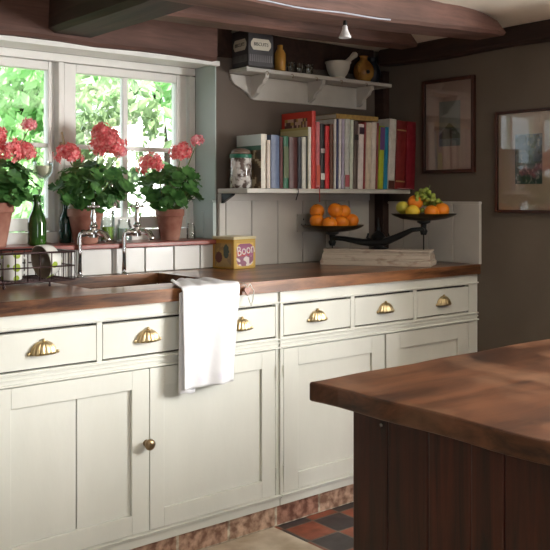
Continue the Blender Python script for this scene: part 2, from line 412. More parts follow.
# dado panelling
b = MB()
xs = [2.2, 2.236, 2.379, 2.529, 2.68, 2.83, 2.98, 3.12]
for i in range(len(xs)-1): b.box(xs[i]+.002, xs[i+1]-.002, YB-.014, YB, .91, 1.196)
b.box(2.2, 3.12, YB-.006, YB, .91, 1.2)
b.box(2.2, 3.12, YB-.018, YB, 1.196, 1.228)
structure(b, 'trim_6', M['dado'], 'cream boarded panelling under the bookshelf', bevel=.002)
b = MB()
ys = [2.43, 2.581, 2.731, 2.889, 3.036]
for i in range(len(ys)-1): b.box(XR-.014, XR, ys[i]+.002, ys[i+1]-.002, .91, 1.18)
b.box(XR-.007, XR, 2.43, 3.03, .91, 1.18); b.box(XR-.02, XR, 2.428, 3.035, 1.18, 1.192)
structure(b, 'trim_7', M['dado'], 'cream boarded panelling behind the scales', bevel=.002)
b = MB()
b.box(WX1-.018, WX1-.006, YB, 3.2, WZ0+.004, 1.192); b.box(WX1-.024, WX1-.004, YB-.002, 3.21, 1.192, 1.204); b.box(WX1-.022, WX1-.016, 3.12, 3.135, WZ0+.004, 1.15)
structure(b, 'trim_8', M['daylit_reveal'], 'panelling inside the window recess with window light painted in as pale blue', bevel=.002)
b = MB(); b.box(3.17, 3.212, 2.985, YB-.001, .912, 1.84); structure(b, 'trim_9', M['beamy'], 'dark wooden corner post', bevel=.004)

# beams
def beam(pts, name, m, label):
    """pts: list of (x, y0, y1, z0, z1) stations along X"""
    b = MB(); vs_ = []; fs = []
    for i, (x, y0, y1, z0, z1) in enumerate(pts):
        w_ = .006*math.sin(i*2.1)
        c = min(.012, (y1-y0)*.3)
        vs_ += [(x, y0+w_, z1), (x, y0+w_, z0+c), (x, y0+c+w_, z0), (x, y1-c, z0), (x, y1, z0+c), (x, y1, z1)]
    for i in range(len(pts)-1):
        for k in range(6): fs.append((i*6+k, i*6+(k+1) % 6, (i+1)*6+(k+1) % 6, (i+1)*6+k))
    fs.append((0, 1, 2, 3, 4, 5)); e = (len(pts)-1)*6; fs.append((e+5, e+4, e+3, e+2, e+1, e))
    b.add(vs_, fs)
    return structure(b, name, m, label, smooth=True, auto=30)
st = []
for i in range(15):
    t = i/14; x = .2+t*(2.15-.2); st.append((x, 2.985, YB-.002, 1.792+.004*math.sin(i*1.7), ZC))
beam(st, 'trim_10', M['beam'], 'reddish brown oak lintel over the window')
st = []
for i in range(9):
    t = i/8; st.append((2.15+t*(3.15-2.15), 3.04, YB-.001, 1.815+.004*math.sin(i*1.3), ZC))
beam(st, 'trim_11', M['beamy'], 'dark wall plate above the upper shelf')
st = []
for i in range(17):
    t = i/16; x = 1.56+t*(2.95-1.56); z = 1.845+.035*t**1.5; e = max(0, (x-2.78)/.17)
    st.append((x, 2.555-.02*t+.03*e*e, 2.68, z, ZC+.001-.055*e*e))
beam(st, 'trim_12', M['beam'], 'ceiling beam nearer the shelves')
st = []
for i in range(25):
    t = i/24; x = 1.0+t*(3.0-1.0); s = max(0, (x-1.8)/1.1); z = 1.82+.05*s**1.3; e = max(0, (x-2.76)/.24)
    st.append((x, 2.12+.02*e*e, 2.3, z, ZC+.001-.06*e*e))
beam(st, 'trim_13', M['beam'], 'large pinkish brown ceiling beam nearer the camera')
b = MB()
vs_ = []; fs = []; n = 18
for i in range(n):
    y = -.5+i/(n-1)*(2.99+.5); w_ = .008*math.sin(i*1.9); z = 1.818+.005*math.sin(i*1.1)
    vs_ += [(1.39+w_, y, ZC), (1.385+w_, y, z+.015), (1.41+w_, y, z), (1.56+w_, y, z), (1.578+w_*.5, y, z+.015), (1.575+w_*.5, y, ZC)]
for i in range(n-1):
    for k in range(6): fs.append((i*6+k, i*6+(k+1) % 6, (i+1)*6+(k+1) % 6, (i+1)*6+k))
fs += [(0, 1, 2, 3, 4, 5), tuple((n-1)*6+k for k in (5, 4, 3, 2, 1, 0))]
b.add(vs_, fs); structure(b, 'trim_14', M['beamy'], 'dark main beam running from the lintel into the room', smooth=True, auto=30)
b = MB(); vs_ = []; fs = []; n = 16
for i in range(n):
    y = .2+i/(n-1)*(3.0-.2); z = 1.862+.006*math.sin(i*1.3); x = 3.15+.006*math.sin(i*2.3)
    vs_ += [(x, y, 1.936), (x-.004, y, z+.01), (x+.01, y, z), (XR, y, z), (XR, y, ZC), (x+.01, y, ZC)]
for i in range(n-1):
    for k in range(6): fs.append((i*6+k, i*6+(k+1) % 6, (i+1)*6+(k+1) % 6, (i+1)*6+k))
fs += [(0, 1, 2, 3, 4, 5), tuple((n-1)*6+k for k in (5, 4, 3, 2, 1, 0))]
b.add(vs_, fs); structure(b, 'trim_15', M['beamy'], 'dark beam along the top of the right wall', smooth=True, auto=30)

# window: outer frame + casements
def window():
    fr = MB()
    fr.box(WX0, WX1-.006, 3.2, 3.27, WZ0, WZ0+.045); fr.box(WX0, WX1-.006, 3.2, 3.27, WZ1-.04, WZ1-.008)
    fr.box(WX0, WX0+.03, 3.2, 3.27, WZ0+.045, WZ1-.045); fr.box(WX1-.036, WX1-.006, 3.2, 3.27, WZ0+.045, WZ1-.045)
    fr.box(1.514, 1.538, 3.24, 3.27, WZ0+.045, WZ1-.04); fr.box(1.538, 1.562, 3.205, 3.27, WZ0+.045, WZ1-.04)
    fo_ = structure(fr, 'window_1', M['paint_white'], 'white painted wooden window frame', bevel=.003)
    for (x0, x1, bars) in ((.755, 1.513, (1.13,)), (1.565, 2.15, (1.848,))):
        c = MB(); y0, y1 = 3.212, 3.255; s = .052
        z0, z1 = WZ0+.05, WZ1-.042; sr = .016 if x1 < 1.52 else s
        c.box(x0, x0+s, y0, y1, z0, z1); c.box(x1-sr, x1, y0, y1, z0, z1); c.box(x0+s, x1-sr, y0, y1, z1-.034, z1); c.box(x0+s, x1-sr, y0, y1, z0, z0+.05)
        for xb in bars: c.box(xb-.012, xb+.012, y0+.008, y1-.006, z0+.05, z1-.034)
        zb = 1.417
        c.box(x0+s, x1-sr, y0+.009, y1-.007, zb-.009, zb+.009)
        so_ = c.build('casement', M['paint_white'], fo_, bevel=.003)
        g = MB(); g.box(x0+s*.8, x1-sr*.8, y0+.02, y0+.024, z0+.03, z1-.02); g.build('glass_pane', M['pane'], so_)
    # latch
    l = MB(); l.cyl((1.55, 3.205, 1.40), (1.55, 3.185, 1.40), .008); l.tube([(1.55, 3.185, 1.40), (1.548, 3.18, 1.43), (1.54, 3.182, 1.47)], [.006, .005, .004], 8); l.box(1.542, 1.558, 3.2, 3.206, 1.375, 1.43)
    l.build('window_latch', M['dark_brass'], fo_, smooth=True, auto=40)
window()
# window in the right wall, outside the frame
b = MB()
for z in (.85, 1.775): b.box(XR+.2, XR+.23, -.2, 1.1, z, z+.025)
for y in (-.2, .44, 1.075): b.box(XR+.2, XR+.23, y, y+.025, .875, 1.775)
structure(b, 'window_2', M['paint_white'])

# ------------------------------------------------------------------ outside
b = MB(); b.box(-6, 16, 3.36, 20, -.3, -.1)
setp(b.build('lawn', mat('lawn_grass', (.1, .15, .06), .9, c2=(.2, .24, .12), ns=9)), 'green lawn beyond the window', None, None, 'structure')
lf1 = leafmat('hedge_leaf', (.24, .5, .2), (.52, .78, .42), .5, 3)
lf2 = leafmat('tree_leaf', (.36, .62, .3), (.66, .84, .54), .5, 3)
lf3 = leafmat('dark_leaf', (.1, .18, .09), (.3, .4, .2), .4, 3)
def foliage(name, label, cat, c, rad, n, lm, size=.07, seed=1, trunk=True, group=None):
    rnd = random.Random(seed)
    t = thing(name, label, cat, (c[0], c[1], -.1), 0, group)
    fb = MB(); vs_ = []; fs = []
    blobs = [(Vector(c)+Vector(((rnd.random()-.5)*rad[0]*1.5, (rnd.random()-.5)*rad[1]*1.2, (rnd.random()-.5)*rad[2]*1.5)), .25+.3*rnd.random()) for _ in range(16)]
    for i in range(n):
        bc, br = rnd.choice(blobs)
        d = Vector((rnd.gauss(0, 1), rnd.gauss(0, 1), rnd.gauss(0, 1))).normalized()*(br*(.6+.45*rnd.random()))*max(rad)/.9
        p = bc+d
        if p.y < 3.5: continue
        p.z = max(p.z, 0)
        a = Vector((rnd.gauss(0, 1), rnd.gauss(0, 1), rnd.gauss(0, 1))).normalized(); e = a.orthogonal().normalized(); q = a.cross(e)
        s = size*(.6+.8*rnd.random()); k = len(vs_)
        vs_ += [p-e*s, p-q*s*.45+a*s*.1, p+e*s, p+q*s*.45+a*s*.1]; fs.append((k, k+1, k+2, k+3))
    fb.add(vs_, fs); fb.build('leaves', lm, t, recalc=False)
    if trunk:
        tb = MB(); tb.tube([(c[0], c[1], -.12), (c[0]+.05, c[1], c[2]*.6), (c[0]-.05, c[1]+.05, c[2]+.2)], [.09, .07, .03], 8)
        tb.build('trunk', M['beamy'], t, smooth=True)
    return t
foliage('garden_tree', 'pale green tree seen through the left window pane', 'tree', (2.9, 6.6, 1.9), (1.0, .8, 1.0), 6000, lf2, .07, 3)
foliage('garden_tree', 'bright leafy tree seen through the top of the middle pane', 'tree', (4.5, 7.2, 2.6), (1.1, .8, .8), 5200, lf1, .07, 4)
foliage('garden_tree', 'light green tree seen through the right-hand pane', 'tree', (6.1, 7.6, 2.6), (1.1, .8, .8), 5200, lf2, .07, 5)
foliage('garden_shrub', 'darker shrub just outside the middle window pane', 'shrub', (2.75, 4.95, 1.45), (.3, .25, .55), 900, lf3, .05, 6)
foliage('hedge_bush', 'low green bush behind the left geranium outside', 'bush', (3.0, 7.8, .8), (1.3, .6, .8), 6000, lf1, .07, 8, False)
foliage('hedge_bush', 'low bush below the white shed outside', 'bush', (5.4, 8.2, .5), (1.4, .6, .5), 5000, lf1, .07, 9, False)
sx0, sx1 = atY(104, 150, 5.6).x, atY(164, 150, 5.6).x; sz = atY(140, 112, 5.6).z
t = thing('garden_shed', 'white painted shed glimpsed through the right-hand pane', 'shed', ((sx0+sx1)/2, 5.9, -.1))
b = MB(); b.box(sx0, sx1, 5.6, 6.3, -.1, sz); b.build('shed_wall', mat('shed_white', (.85, .85, .85), .7), t)
b = MB(); b.prism([(sx0-.05, sz), (sx1+.05, sz), ((sx0+sx1)/2, sz+.12)], 5.55, 6.35); b.build('shed_roof', mat('shed_roof_grey', (.7, .72, .74), .7), t)

# ------------------------------------------------------------------ base cabinets
YF = 2.466
def cup_pull(parent, x, z):
    b = MB(); A, D, Hh = .043, .026, .04; na, nb = 64, 10; vs_ = []; fs = []
    for j in range(nb+1):
        be = PI/2*j/nb
        for i in range(na+1):
            al = PI*i/na
            fl = 1-.1*(abs(math.sin(al*8))**.6 < .55)*math.cos(be)**.3
            fl = 1-.13*(1-abs(math.sin(al*7.5)))**2*math.cos(be)**.2
            cb = math.cos(be)**.85 if j < nb else 0
            vs_.append((x+A*math.cos(al)*cb*(fl if 0 < i < na else 1), YF-.018-D*math.sin(al)*cb*fl, z+Hh*math.sin(be)))
    for j in range(nb):
        for i in range(na):
            k = j*(na+1)+i; fs.append((k, k+1, k+na+2, k+na+1))
    b.add(vs_, fs)
    for s in (-1, 1):
        b.ball((x+s*(A+.003), YF-.02, z+.004), .006, 10, 6, (1, .6, 1))
    b.ball((x, YF-.022, z+Hh+.002), .0055, 10, 6)
    o = b.build('cup_handle', M['brass'], parent, smooth=True, recalc=True)
    m = o.modifiers.new('t', 'SOLIDIFY'); m.thickness = .0015
    return o
def drawer(parent, x0, x1):
    z0, z1 = .703, .812
    b = MB(); b.box(x0, x1, YF-.016, YF+.004, z0, z1)
    d = b.build('drawer', M['paint'], parent, bevel=.0015)
    return d
def frame_beads(b, x0, x1, z0, z1, y=YF-.018):
    w_ = .006
    b.box(x0-w_, x0, y, YF, z0-w_, z1+w_); b.box(x1, x1+w_, y, YF, z0-w_, z1+w_)
    b.box(x0-.0, x1, y, YF, z1, z1+w_); b.box(x0, x1, y, YF, z0-w_, z0)
def door(parent, x0, x1, z0, z1, p, knob=None, groove=None, hinge=None):
    px0, px1, pz0, pz1 = p; b = MB(); y0, y1 = YF-.016, YF+.004
    b.box(x0, px0, y0, y1, z0, z1); b.box(px1, x1, y0, y1, z0, z1); b.box(px0, px1, y0, y1, pz1, z1); b.box(px0, px1, y0, y1, z0, pz0)
    d = b.build('door', M['paint'], parent, bevel=.0015)
    b = MB()
    if groove:
        b.box(px0, groove-.0018, y0+.011, y0+.017, pz0, pz1); b.box(groove+.0018, px1, y0+.011, y0+.017, pz0, pz1)
    else: b.box(px0, px1, y0+.009, y0+.017, pz0, pz1)
    b.build('door_panel', M['paint'], d, bevel=.0012)
    if knob:
        kx, kz = knob; k = MB()
        k.M = Matrix.Translation((kx, y0, kz)) @ Matrix.Rotation(PI/2, 4, 'X')
        k.lathe([(.011, 0), (.009, .004), (.006, .01), (.007, .014), (.0155, .018), (.0185, .024), (.0175, .03), (.011, .034), (.004, .0355), (1e-5, .0356)], n=24)
        k.build('knob', M['dark_brass'], d, smooth=True)
    if hinge:
        for hz in (z0+.08, z1-.08):
            h = MB(); h.cyl((hinge, y0-.003, hz-.022), (hinge, y0-.003, hz+.022), .004, n=10); h.build('hinge', M['paint'], d, smooth=True, auto=40)
    return d
def cabinet(label, x0, x1, side_r):
    t = thing('base_cabinet', label, 'cabinet', ((x0+x1)/2, YF+.3, 0))
    b = MB()
    b.box(x0, x0+.018, YF+.02, YB-.03, .1, .865); b.box(x1-.018, x1, YF+.02, YB-.03, .1, .865)
    b.box(x0+.018, x1-.018, YF+.02, YB-.03, .1, .118); b.box(x0+.018, x1-.018, YB-.045, YB-.03, .118, .865)
    b.build('carcass', M['paint'], t)
    b = MB(); b.box(x0, x1, YF+.006, YF+.02, .08, .866); b.build('backing', M['paint_gap'], t)
    return t
def rail(t, x0, x1, openings, stiles):
    b = MB(); y0 = YF-.016
    b.box(x0, x1, y0, YF+.006, .82, .8665)          # top rail
    b.box(x0, x1, y0, YF+.006, .655, .697)          # middle rail
    b.box(x0, x1, y0, YF+.006, .08, .122)           # bottom rail
    for s0, s1, z0, z1 in stiles:
        if z0 < .6: b.box(s0, s1, y0, YF+.006, z0, .655)
        if z1 > .7: b.box(s0, s1, y0, YF+.006, .697, z1)
    o = b.build('face_frame', M['paint'], t, bevel=.001)
    m = MB()
    m.box(x0, x1, y0-.006, y0, .674, .680); m.box(x0, x1, y0-.01, y0, .658, .664); m.box(x0, x1, y0-.008, y0, .688, .6935)
    m.box(x0, x1, y0-.008, y0, .824, .83); m.box(x0, x1, y0-.012, y0, .116, .121); m.box(x0, x1, y0-.006, y0, .108, .114)
    m.build('moulding', M['paint'], t, bevel=.0015)
tL = cabinet('left cream cabinet unit below the sink with three drawers and the round brass knob', .88, 2.049, True)
rail(tL, .88, 2.049, None, [(.88, .925, .122, .82), (1.304, 1.323, .697, .82), (1.66, 1.68, .697, .82), (2.03, 2.049, .122, .82)])
b = MB(); b.box(2.046, 2.052, YF-.024, YF-.016, .122, .866); b.build('bead', M['paint'], tL)
for (a, c, h) in ((.927, 1.302, 1.125), (1.325, 1.658, 1.486), (1.682, 2.028, 1.871)):
    d = drawer(tL, a, c); cup_pull(d, h, .743)
door(tL, .927, 1.4935, .124, .653, (1.026, 1.43, .186, .591), (1.482, .412), 1.24)
door(tL, 1.497, 2.028, .124, .653, (1.552, 1.966, .186, .591), None, None, 2.030)
tR = cabinet('right cream cabinet unit beside the wall with three drawers', 2.053, 3.216, True)
rail(tR, 2.053, 3.216, None, [(2.053, 2.067, .122, .82), (2.413, 2.436, .697, .82), (2.783, 2.805, .697, .82), (3.152, 3.216, .122, .82)])
for (a, c, h) in ((2.069, 2.411, 2.234), (2.438, 2.781, 2.61), (2.807, 3.15, 2.975)):
    d = drawer(tR, a, c); cup_pull(d, h, .743)
door(tR, 2.069, 2.608, .124, .653, (2.14, 2.534, .186, .585), None, None, 2.067)
door(tR, 2.617, 3.15, .124, .653, (2.70, 3.078, .186, .585))
b = MB(); b.box(.88, XR, YF-.002, YF+.09, 0, .079); structure(b, 'baseboard_back', M['brick'], 'old brick plinth under the cream cabinets', bevel=.004)

# worktop with sink opening
ZT = .91
HX0, HX1, HY0, HY1 = 1.36, 1.86, 2.60, 2.985
b = MB(); y0, y1, z0 = 2.434, 3.033, .867
b.box(.86, HX0, y0, y1, z0, ZT); b.box(HX1, XR-.002, y0, y1, z0, ZT); b.box(HX0, HX1, y0, HY0, z0, ZT); b.box(HX0, HX1, HY1, y1, z0, ZT)
import bmesh
o = b.build('worktop', M['worktop'])
bm = bmesh.new(); bm.from_mesh(o.data); bmesh.ops.remove_doubles(bm, verts=bm.verts, dist=1e-4)
# remove the internal faces where the four slabs meet
seen = {}
for f in bm.faces:
    k = tuple(round(q, 4) for q in f.calc_center_median()); seen.setdefault(k, []).append(f)
bm.to_mesh(o.data); bm.free()
setp(o, 'long dark brown wooden worktop along the back wall', 'worktop')
b = MB()
b.box(HX0-.006, HX1+.006, HY0-.01, HY1+.01, .67, .685)
b.box(HX0-.016, HX0-.002, HY0-.01, HY1+.01, .685, .866); b.box(HX1+.002, HX1+.016, HY0-.01, HY1+.01, .685, .866)
b.box(HX0-.002, HX1+.002, HY0-.02, HY0-.006, .685, .866); b.box(HX0-.002, HX1+.002, HY1+.004, HY1+.018, .685, .866)
setp(b.build('sink', M['steel'], bevel=.004), 'rectangular grey sink let into the worktop below the taps', 'sink')

# ------------------------------------------------------------------ island
t = thing('kitchen_island', 'dark wooden island table with thick worn top in the foreground', 'table', (2.1, .7, 0))
b = MB()
rnd = random.Random(5)
# top outline with an uneven edge
out = []
X0, X1, Y0, Y1 = 1.455, 2.75, -.35, 1.628
for i in range(40): y = Y1-(Y1-Y0)*i/40; out.append((X0+.005*math.sin(i*.9)+.004*math.sin(i*.37), y))
for i in range(10): out.append((X0+(X1-X0)*i/10, Y0))
for i in range(10): out.append((X1, Y0+(Y1-Y0)*i/10))
for i in range(30): x = X1-(X1-X0)*i/30; out.append((x, Y1+.004*math.sin(i*.8)))
b.prism(out, .701, .75, 'z'); b.build('table_top', M['island'], t, bevel=.007, seg=3)
b = MB()
y = 1.545; k = 0
while y > -.28:
    wd = .085+.05*rnd.random(); y2 = y-wd
    b.box(1.525+.006*rnd.random(), 1.55, y2+.0015, y, .0, .70); y = y2
b.box(1.53, 2.68, -.28, -.26, 0, .70); b.box(1.55, 2.68, 1.52, 1.54, 0, .7); b.box(2.66, 2.68, -.26, 1.52, 0, .7)
b.build('planked_base', M['island_base'], t, bevel=.004)
b = MB(); b.cyl((1.524, 1.44, .668), (1.520, 1.44, .668), .0045, n=12); b.build('screw_head', M['steel'], t)

# ------------------------------------------------------------------ tea towel
def towel():
    b = MB(); nu, nv = 44, 70; vs_ = []; fs = []
    L1 = .20; L2 = .315
    tot = L1+L2+.03
    for j in range(nv+1):
        s = j/nv*tot
        for i in range(nu+1):
            q = i/nu
            if s < L1:
                f = s/L1
                # on the worktop: narrows and creases toward the back
                y = 2.422+(L1-s)*.9; z = ZT+.004+.007*abs(math.sin(q*7+1))*(1-f)+.0035*abs(math.sin(q*11+f*3))
                x0 = 1.595+.05*(1-f)**1.4; x1 = 1.83-.03*(1-f)
                y -= (.05*(1-f))*(1-math.sin(q*PI)**.7)
            else:
                d = s-L1; r = .014
                if d < r*PI/2:
                    a = d/r; y = 2.422-r*math.sin(a); z = ZT+.004-r*(1-math.cos(a))+.0035*abs(math.sin(q*11+3))*(1-a/1.57)
                else:
                    y = 2.422-r; z = ZT+.004-r-(d-r*PI/2)
                g = min(1, d/.3)
                y -= .007*g*(1+math.sin(q*9+.6+g))+.004*g*math.sin(q*17+2*g)
                x0 = 1.595-.004*g; x1 = 1.835-.03*g
                z += .02*g*(1-q)*(1 if q < .3 else .0)*0
            x = x0+(x1-x0)*q
            vs_.append((x, y, z))
    for j in range(nv):
        for i in range(nu):
            k = j*(nu+1)+i; fs.append((k, k+1, k+nu+2, k+nu+1))
    b.add(vs_, fs); o = b.build('tea_towel', M['white_cloth'], smooth=True, solid=.003)
    setp(o, 'white tea towel hanging over the worktop edge by the sink', 'towel')
    # the folded-under layer showing at the left and lower
    b = MB(); vs_ = []; fs = []
    nu, nv = 10, 30
    for j in range(nv+1):
        g = j/nv
        for i in range(nu+1):
            q = i/nu; vs_.append((1.588+.07*q-.003*g, 2.416-.006*g*math.sin(q*5), .895-.335*g+.004*math.sin(q*6)))
    for j in range(nv):
        for i in range(nu):
            k = j*(nu+1)+i; fs.append((k, k+1, k+nu+2, k+nu+1))
    b.add(vs_, fs); b.build('back_fold', M['white_cloth'], o, smooth=True, solid=.0015)
towel()
# heart tag on string
t = thing('hanging_tag', 'small pinkish wooden heart tag on a white string by the towel', 'tag', (1.875, 2.42, .84))
hp = []
for i in range(40):
    a = 2*PI*i/40; x = 16*math.sin(a)**3; z = 13*math.cos(a)-5*math.cos(2*a)-2*math.cos(3*a)-math.cos(4*a)
    hp.append((1.872+x*.00085, .885+z*.0011))
b = MB(); b.prism(hp, 2.413, 2.419); b.build('heart', M['tagwood'], t, bevel=.0015)
b = MB(); b.tube([(1.862, 2.50, .913), (1.862, 2.44, .913), (1.865, 2.421, .908), (1.87, 2.41, .895), (1.878, 2.411, .905), (1.888, 2.421, .908), (1.905, 2.42, .88), (1.90, 2.418, .85), (1.89, 2.416, .83), (1.875, 2.414, .86)], .0016, 6)
b.build('string', M['string'], t, smooth=True)

# ------------------------------------------------------------------ taps
def tap(x, label, turn, tilt):
    z0 = ZT; y = 3.0
    t = thing('pillar_tap', label, 'tap', (x, y, z0), 0, None)
    b = MB(); b.lathe([(.017, 0), (.017, .004), (.011, .008), (.0095, .012)], (x, y, z0), 20)
    b.tube([(x, y, z0+.01), (x, y, z0+.10), (x, y, z0+.148), (x+.004, y-.002, z0+.162), (x+.014, y-.005, z0+.168)], .0085, 14); b.build('riser_pipe', M['chrome'], t, smooth=True)
    bx, by, bz = x+.05, y-.015, z0+.165
    b = MB(); b.tube([(x+.008, y-.003, bz), (x+.02, y-.006, bz), (x+.024, y-.007, bz), (x+.03, y-.01, bz), (bx+.01, by, bz)], [.015, .015, .011, .016, .017], 16)
    b.lathe([(.016, -.016), (.017, 0), (.014, .012), (.012, .02), (.016, .024), (.016, .03), (.011, .034), (.009, .045), (.0115, .06), (.0095, .075), (.008, .088), (.006, .094)], (bx, by, bz), 20)
    b.build('tap_body', M['chrome'], t, smooth=True, auto=50)
    b = MB(); b.tube([(bx, by, bz), (bx+.012, by-.03, bz+.004), (bx+.022, by-.055, bz-.004), (bx+.026, by-.066, bz-.02), (bx+.027, by-.068, bz-.03)], [.014, .0125, .012, .0115, .0135], 14)
    b.build('spout', M['chrome'], t, smooth=True)
    b = MB(); hz = bz+.102
    b.lathe([(.006, -.012), (.009, -.006), (.011, 0), (.009, .006), (.006, .009), (.0085, .012), (.007, .018), (1e-5, .02)], (bx, by, hz), 16)
    for k in range(4):
        a = turn+k*PI/2; e = Vector((math.cos(a), math.sin(a), 0))
        b.tube([Vector((bx, by, hz)), Vector((bx, by, hz))+e*.016, Vector((bx, by, hz))+e*.022, Vector((bx, by, hz))+e*.028], [.004, .004, .0065, .0045], 10)
    b.build('cross_handle', M['chrome'], t, smooth=True)
tap(1.525, 'left chrome tap with cross handle in front of the middle geranium', .4, 0)
tap(1.715, 'right chrome tap with cross handle between the middle and right geraniums', .9, 0)

# ------------------------------------------------------------------ wire dish rack, mug, bowl
t = thing('dish_rack', 'dark wire dish rack standing on the worktop at far left', 'dish rack', (1.25, 2.87, ZT))
RX0, RX1, RY0, RY1, RZ0, RZ1 = 1.0, 1.385, 2.76, 2.985, ZT+.018, ZT+.115
b = MB(); r = .0022
def rr(z, r=.003):
    b.tube([(RX0, RY0, z), (RX1, RY0, z), (RX1, RY1, z), (RX0, RY1, z)], r, 6, closed=True)
rr(RZ1, .0035); rr((RZ0+RZ1)/2, .0025); rr(RZ0, .003)
n = 9
for i in range(n+1):
    x = RX0+(RX1-RX0)*i/n
    b.tube([(x, RY0, RZ1), (x, RY0, RZ0), (x, RY1, RZ0), (x, RY1, RZ1)], r, 6)
for i in range(1, 9):
    y = RY0+(RY1-RY0)*i/9
    b.tube([(RX0, y, RZ1), (RX0, y, RZ0), (RX1, y, RZ0), (RX1, y, RZ1)], r, 6)
b.build('wire_basket', M['wire'], t, smooth=True)
for (x, y) in ((1.13, RY0-.004), (1.29, RY0-.004), (1.13, RY1), (1.29, RY1)):
    b = MB(); b.tube([(x, y, RZ0), (x, y, ZT+.004)], .0035, 8); b.ball((x, y, ZT+.005), .005, 10, 6); b.build('leg', M['wire'], t, smooth=True)

def dots_mat(name, base, dot, scale, size, ofs=(0, 0, 0)):
    m, nt, p, N, L = newmat(name)
    v = N('ShaderNodeTexVoronoi'); v.inputs['Scale'].default_value = scale; v.inputs['Randomness'].default_value = .35
    c_ = coords(nt); c_.node.inputs['Location'].default_value = ofs
    L(c_, v.inputs['Vector'])
    r = N('ShaderNodeValToRGB'); r.color_ramp.interpolation = 'CONSTANT'; r.color_ramp.elements[0].color = (*dot, 1); r.color_ramp.elements[1].position = size; r.color_ramp.elements[1].color = (*base, 1)
    L(v.outputs['Distance'], r.inputs[0]); L(r.outputs[0], p.inputs['Base Color']); p.inputs['Roughness'].default_value = .15
    return m
M['dots'] = dots_mat('green_spotted_china', (.8, .8, .76), (.36, .48, .07), 24, .34)
M['lining'] = mat('brown_glazed_inside', (.2, .15, .11), .3)
pm = atY(13, 281, 2.84)
t = thing('mug', 'small white mug with green spots in the wire rack', 'mug', (pm.x, 2.85, RZ0+.003))
b = MB(); b.lathe([(.001, 0), (.03, 0), (.034, .004), (.035, .09), (.032, .09), (.031, .008), (.001, .006)], (0, 0, 0), 32)
b.build('body', M['dots'], t, world=False, smooth=True, auto=50)
b = MB(); b.tube([(.033, 0, .075), (.052, 0, .07), (.056, 0, .045), (.05, 0, .025), (.033, 0, .018)], .005, 10); b.build('handle', M['ceramic'], t, world=False, smooth=True)
pb = atY(44, 262, 2.87)
t = thing('bowl', 'large white bowl with green spots tipped on its side in the wire rack', 'bowl', (pb.x, 2.87, RZ0+.003))
b = MB(); R_ = .061
b.M = Matrix.Translation((.018, -.01, .0615)) @ Matrix.Rotation(math.radians(9), 4, 'Z') @ Matrix.Rotation(math.radians(-100), 4, 'Y') @ Matrix.Scale(.98, 4) @ Matrix.Translation((0, 0, -.03))
b.lathe([(.001, 0), (.03, 0), (.032, .003), (.05, .018), (.059, .04), (.062, .068), (.06, .069)], n=40, cap=False)
o = b.build('bowl_outside', M['dots'], t, world=False, smooth=True, auto=60)
b2 = MB(); b2.M = b.M; b2.lathe([(.06, .069), (.0585, .067), (.056, .04), (.046, .02), (.028, .007), (.001, .005)], n=40, cap=False)
b2.build('bowl_inside', M['lining'], t, world=False, smooth=True)

# ------------------------------------------------------------------ geraniums
def leaf_geo(c, nrm, size, rnd):
    up = nrm.normalized(); a = up.orthogonal().normalized(); a.rotate(Matrix.Rotation(rnd.random()*6.28, 3, up)); q = up.cross(a)
    n = 18; vs_ = [c-up*size*.12]; fs = []
    for ring, rs in ((1, .55), (2, 1.0)):
        for k in range(n):
            g = .25+(2*PI-.5)*k/(n-1)
            lob = 1+(.09*math.cos(g*5.5*1.3) if ring == 2 else 0)
            rr_ = size*rs*lob
            h = (.10*math.cos(g*7) if ring == 2 else 0)*size+(.02 if ring == 1 else .1)*size
            vs_.append(c+a*math.cos(g)*rr_+q*math.sin(g)*rr_+up*h)
    for k in range(n-1):
        fs.append((0, 1+k, 2+k)); fs.append((1+k, 1+n+k, 2+n+k, 2+k))
    return vs_, fs
def flower_head(parent, base, c, r, rnd, pm_, nfl=44, stemfrom=None):
    c = Vector(c)
    s = MB(); vs_ = []; fs = []
    for i in range(nfl):
        ph = math.acos(1-1.55*(i+.5)/nfl); th = i*2.399963
        d = Vector((math.sin(ph)*math.cos(th), math.sin(ph)*math.sin(th), math.cos(ph)*.8))
        d += Vector((rnd.gauss(0, .12), rnd.gauss(0, .12), rnd.gauss(0, .12)))
        p = c+Vector((d.x*r, d.y*r, d.z*r))*(.72+.42*rnd.random()); d.normalize()
        a = d.orthogonal().normalized(); a.rotate(Matrix.Rotation(rnd.random()*6.28, 3, d)); q = d.cross(a)
        fr = .014*(.8+.4*rnd.random())
        for k in range(5):
            g = k*2*PI/5; e = a*math.cos(g)+q*math.sin(g); f_ = d.cross(e)
            k0 = len(vs_)
            vs_ += [p, p+e*fr*.55+f_*fr*.36+d*fr*.15, p+e*fr*1.05+f_*fr*.3+d*fr*.3*rnd.random(), p+e*fr*1.05-f_*fr*.3+d*fr*.3*rnd.random(), p+e*fr*.55-f_*fr*.36+d*fr*.15]
            fs.append((k0, k0+1, k0+2, k0+3, k0+4))
    s.add(vs_, fs); o = s.build('flower_head', pm_, parent, recalc=False)
    st_ = MB(); b0 = Vector(base)
    st_.tube([b0, (b0+c)/2+Vector((.0, -.01, .02)), c-Vector((0, 0, r*.35))], [.003, .0025, .002], 6); st_.build('flower_stalk', M['stem'], o, smooth=True)
    for i in range(0, 1): pass
    return o
